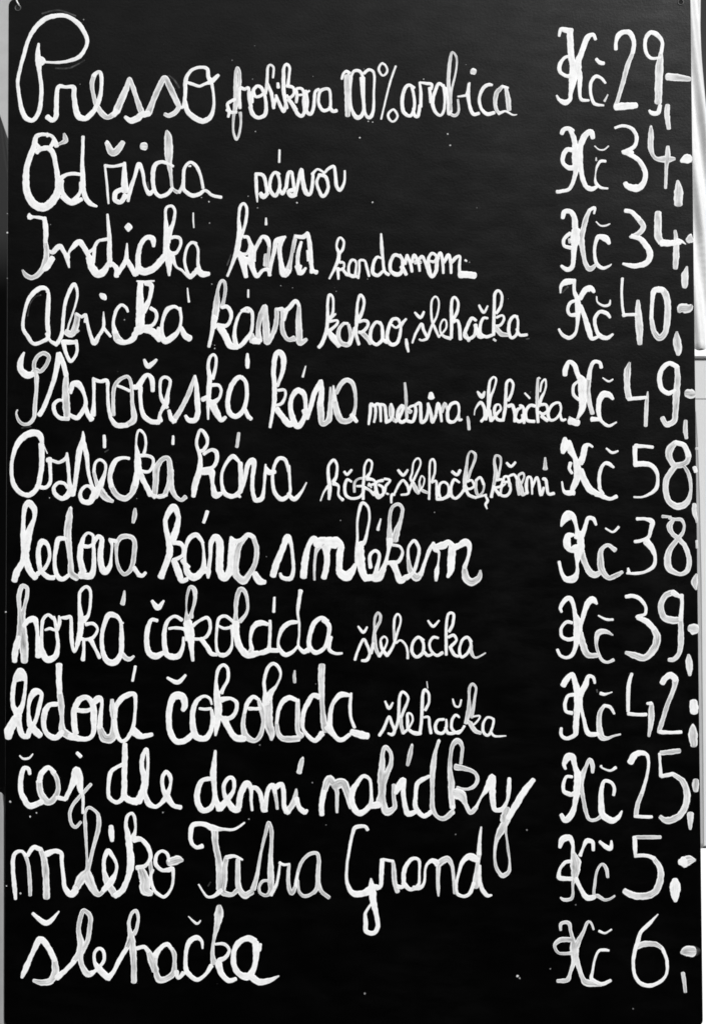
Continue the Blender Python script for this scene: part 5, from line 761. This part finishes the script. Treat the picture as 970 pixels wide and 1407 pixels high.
for x, y, r, br in SPECKS:
    k = 9; b0 = len(V); ph = rs.random() * 6
    V.append((x / 1000, y / 1000, 0.00012)); UV.append((0, 0.5)); TN.append(0.5 if br > .5 else 0.75 + .21 * (1 - br))
    for i in range(k):
        u = i / k * 2 * math.pi; rr = r * 0.78 * rs.uniform(0.75, 1.2)
        V.append(((x + math.cos(u) * rr) / 1000, (y + math.sin(u) * rr) / 1000, -0.00002)); UV.append((u, 0.5)); TN.append(TN[b0])
    F += [(b0, b0 + 1 + i, b0 + 1 + (i + 1) % k) for i in range(k)]
sp = finish('paint_speck', V, F, UV, TN, board); sp['kind'] = 'stuff'

# --- corner holes: a metal eyelet each, with wire through it
def tube(name, pts, r, m, parent=None, seg=10):
    cu = bpy.data.curves.new(name, 'CURVE'); cu.dimensions = '3D'; cu.bevel_depth = r; cu.bevel_resolution = 3
    sp_ = cu.splines.new('POLY'); 
    P = [Vector(p) for p in pts]; Q = []
    for i in range(len(P) - 1):
        for j in range(8): Q.append(Vector(catmull([tuple(p) for p in P], i, j / 8)))
    Q.append(P[-1])
    sp_.points.add(len(Q) - 1)
    for i, q in enumerate(Q): sp_.points[i].co = (*q, 1)
    tmp = bpy.data.objects.new(name, cu); C.objects.link(tmp)
    dg = bpy.context.evaluated_depsgraph_get()
    me = bpy.data.meshes.new_from_object(tmp.evaluated_get(dg))
    bpy.data.objects.remove(tmp)
    me.polygons.foreach_set('use_smooth', [True] * len(me.polygons))
    me.materials.clear()
    return link(name, me, m, parent)
def ring(name, x, y, R1, r, m, parent, z=0.0):
    V, F = [], []; A, B = 28, 8
    for i in range(A):
        u = i / A * 2 * math.pi
        for j in range(B):
            t = j / B * 2 * math.pi
            V.append((x + (R1 + r * math.cos(t)) * math.cos(u), y + (R1 + r * math.cos(t)) * math.sin(u), z + r * 0.7 * math.sin(t)))
    for i in range(A):
        for j in range(B):
            F.append((i * B + j, ((i + 1) % A) * B + j, ((i + 1) % A) * B + (j + 1) % B, i * B + (j + 1) % B))
    return link(name, mesh(name, V, F, True), m, parent)
M_HOLE = plain('hole_black', 0.0008, 0.9, 0.1, 10)
M_METAL = plain('dull_metal', 0.07, 0.5, 0.2, 300, 0.6)
M_WIRE = plain('pale_wire', 0.6, 0.4, 0.15, 300, 0.2)
for hx, hy, lab, pts in (
        (-0.3262, 0.4917, 'pale wire tied through the top left corner hole of the menu board',
         [(-0.3285, 0.5120, -0.004), (-0.3282, 0.5055, 0.0012), (-0.3272, 0.4985, 0.0018), (-0.3252, 0.4945, 0.0012), (-0.3245, 0.4928, -0.002)]),
        (0.3190, 0.4975, 'wire end looped through the top right corner hole of the menu board',
         [(0.3215, 0.5100, -0.004), (0.3214, 0.5040, 0.0012), (0.3204, 0.4998, 0.0016), (0.3192, 0.4985, -0.002)])):
    eye = ring('eyelet', hx, hy, 0.0027, 0.0006, M_METAL, board, 0.0003)
    V = [(hx, hy, 0.0003)] + [(hx + 0.0025 * math.cos(i / 20 * 2 * math.pi), hy + 0.0025 * math.sin(i / 20 * 2 * math.pi), 0.0003) for i in range(20)]
    link('hole', mesh('hole', V, [(0, 1 + i, 1 + (i + 1) % 20) for i in range(20)]), M_HOLE, eye)
    wr = tube('hanging_wire', pts, 0.0008 if hx < 0 else 0.0005, M_WIRE)
    wr.location = board.location; wr.rotation_euler = board.rotation_euler
    tag(wr, lab, 'wire', 'wires holding the menu board')
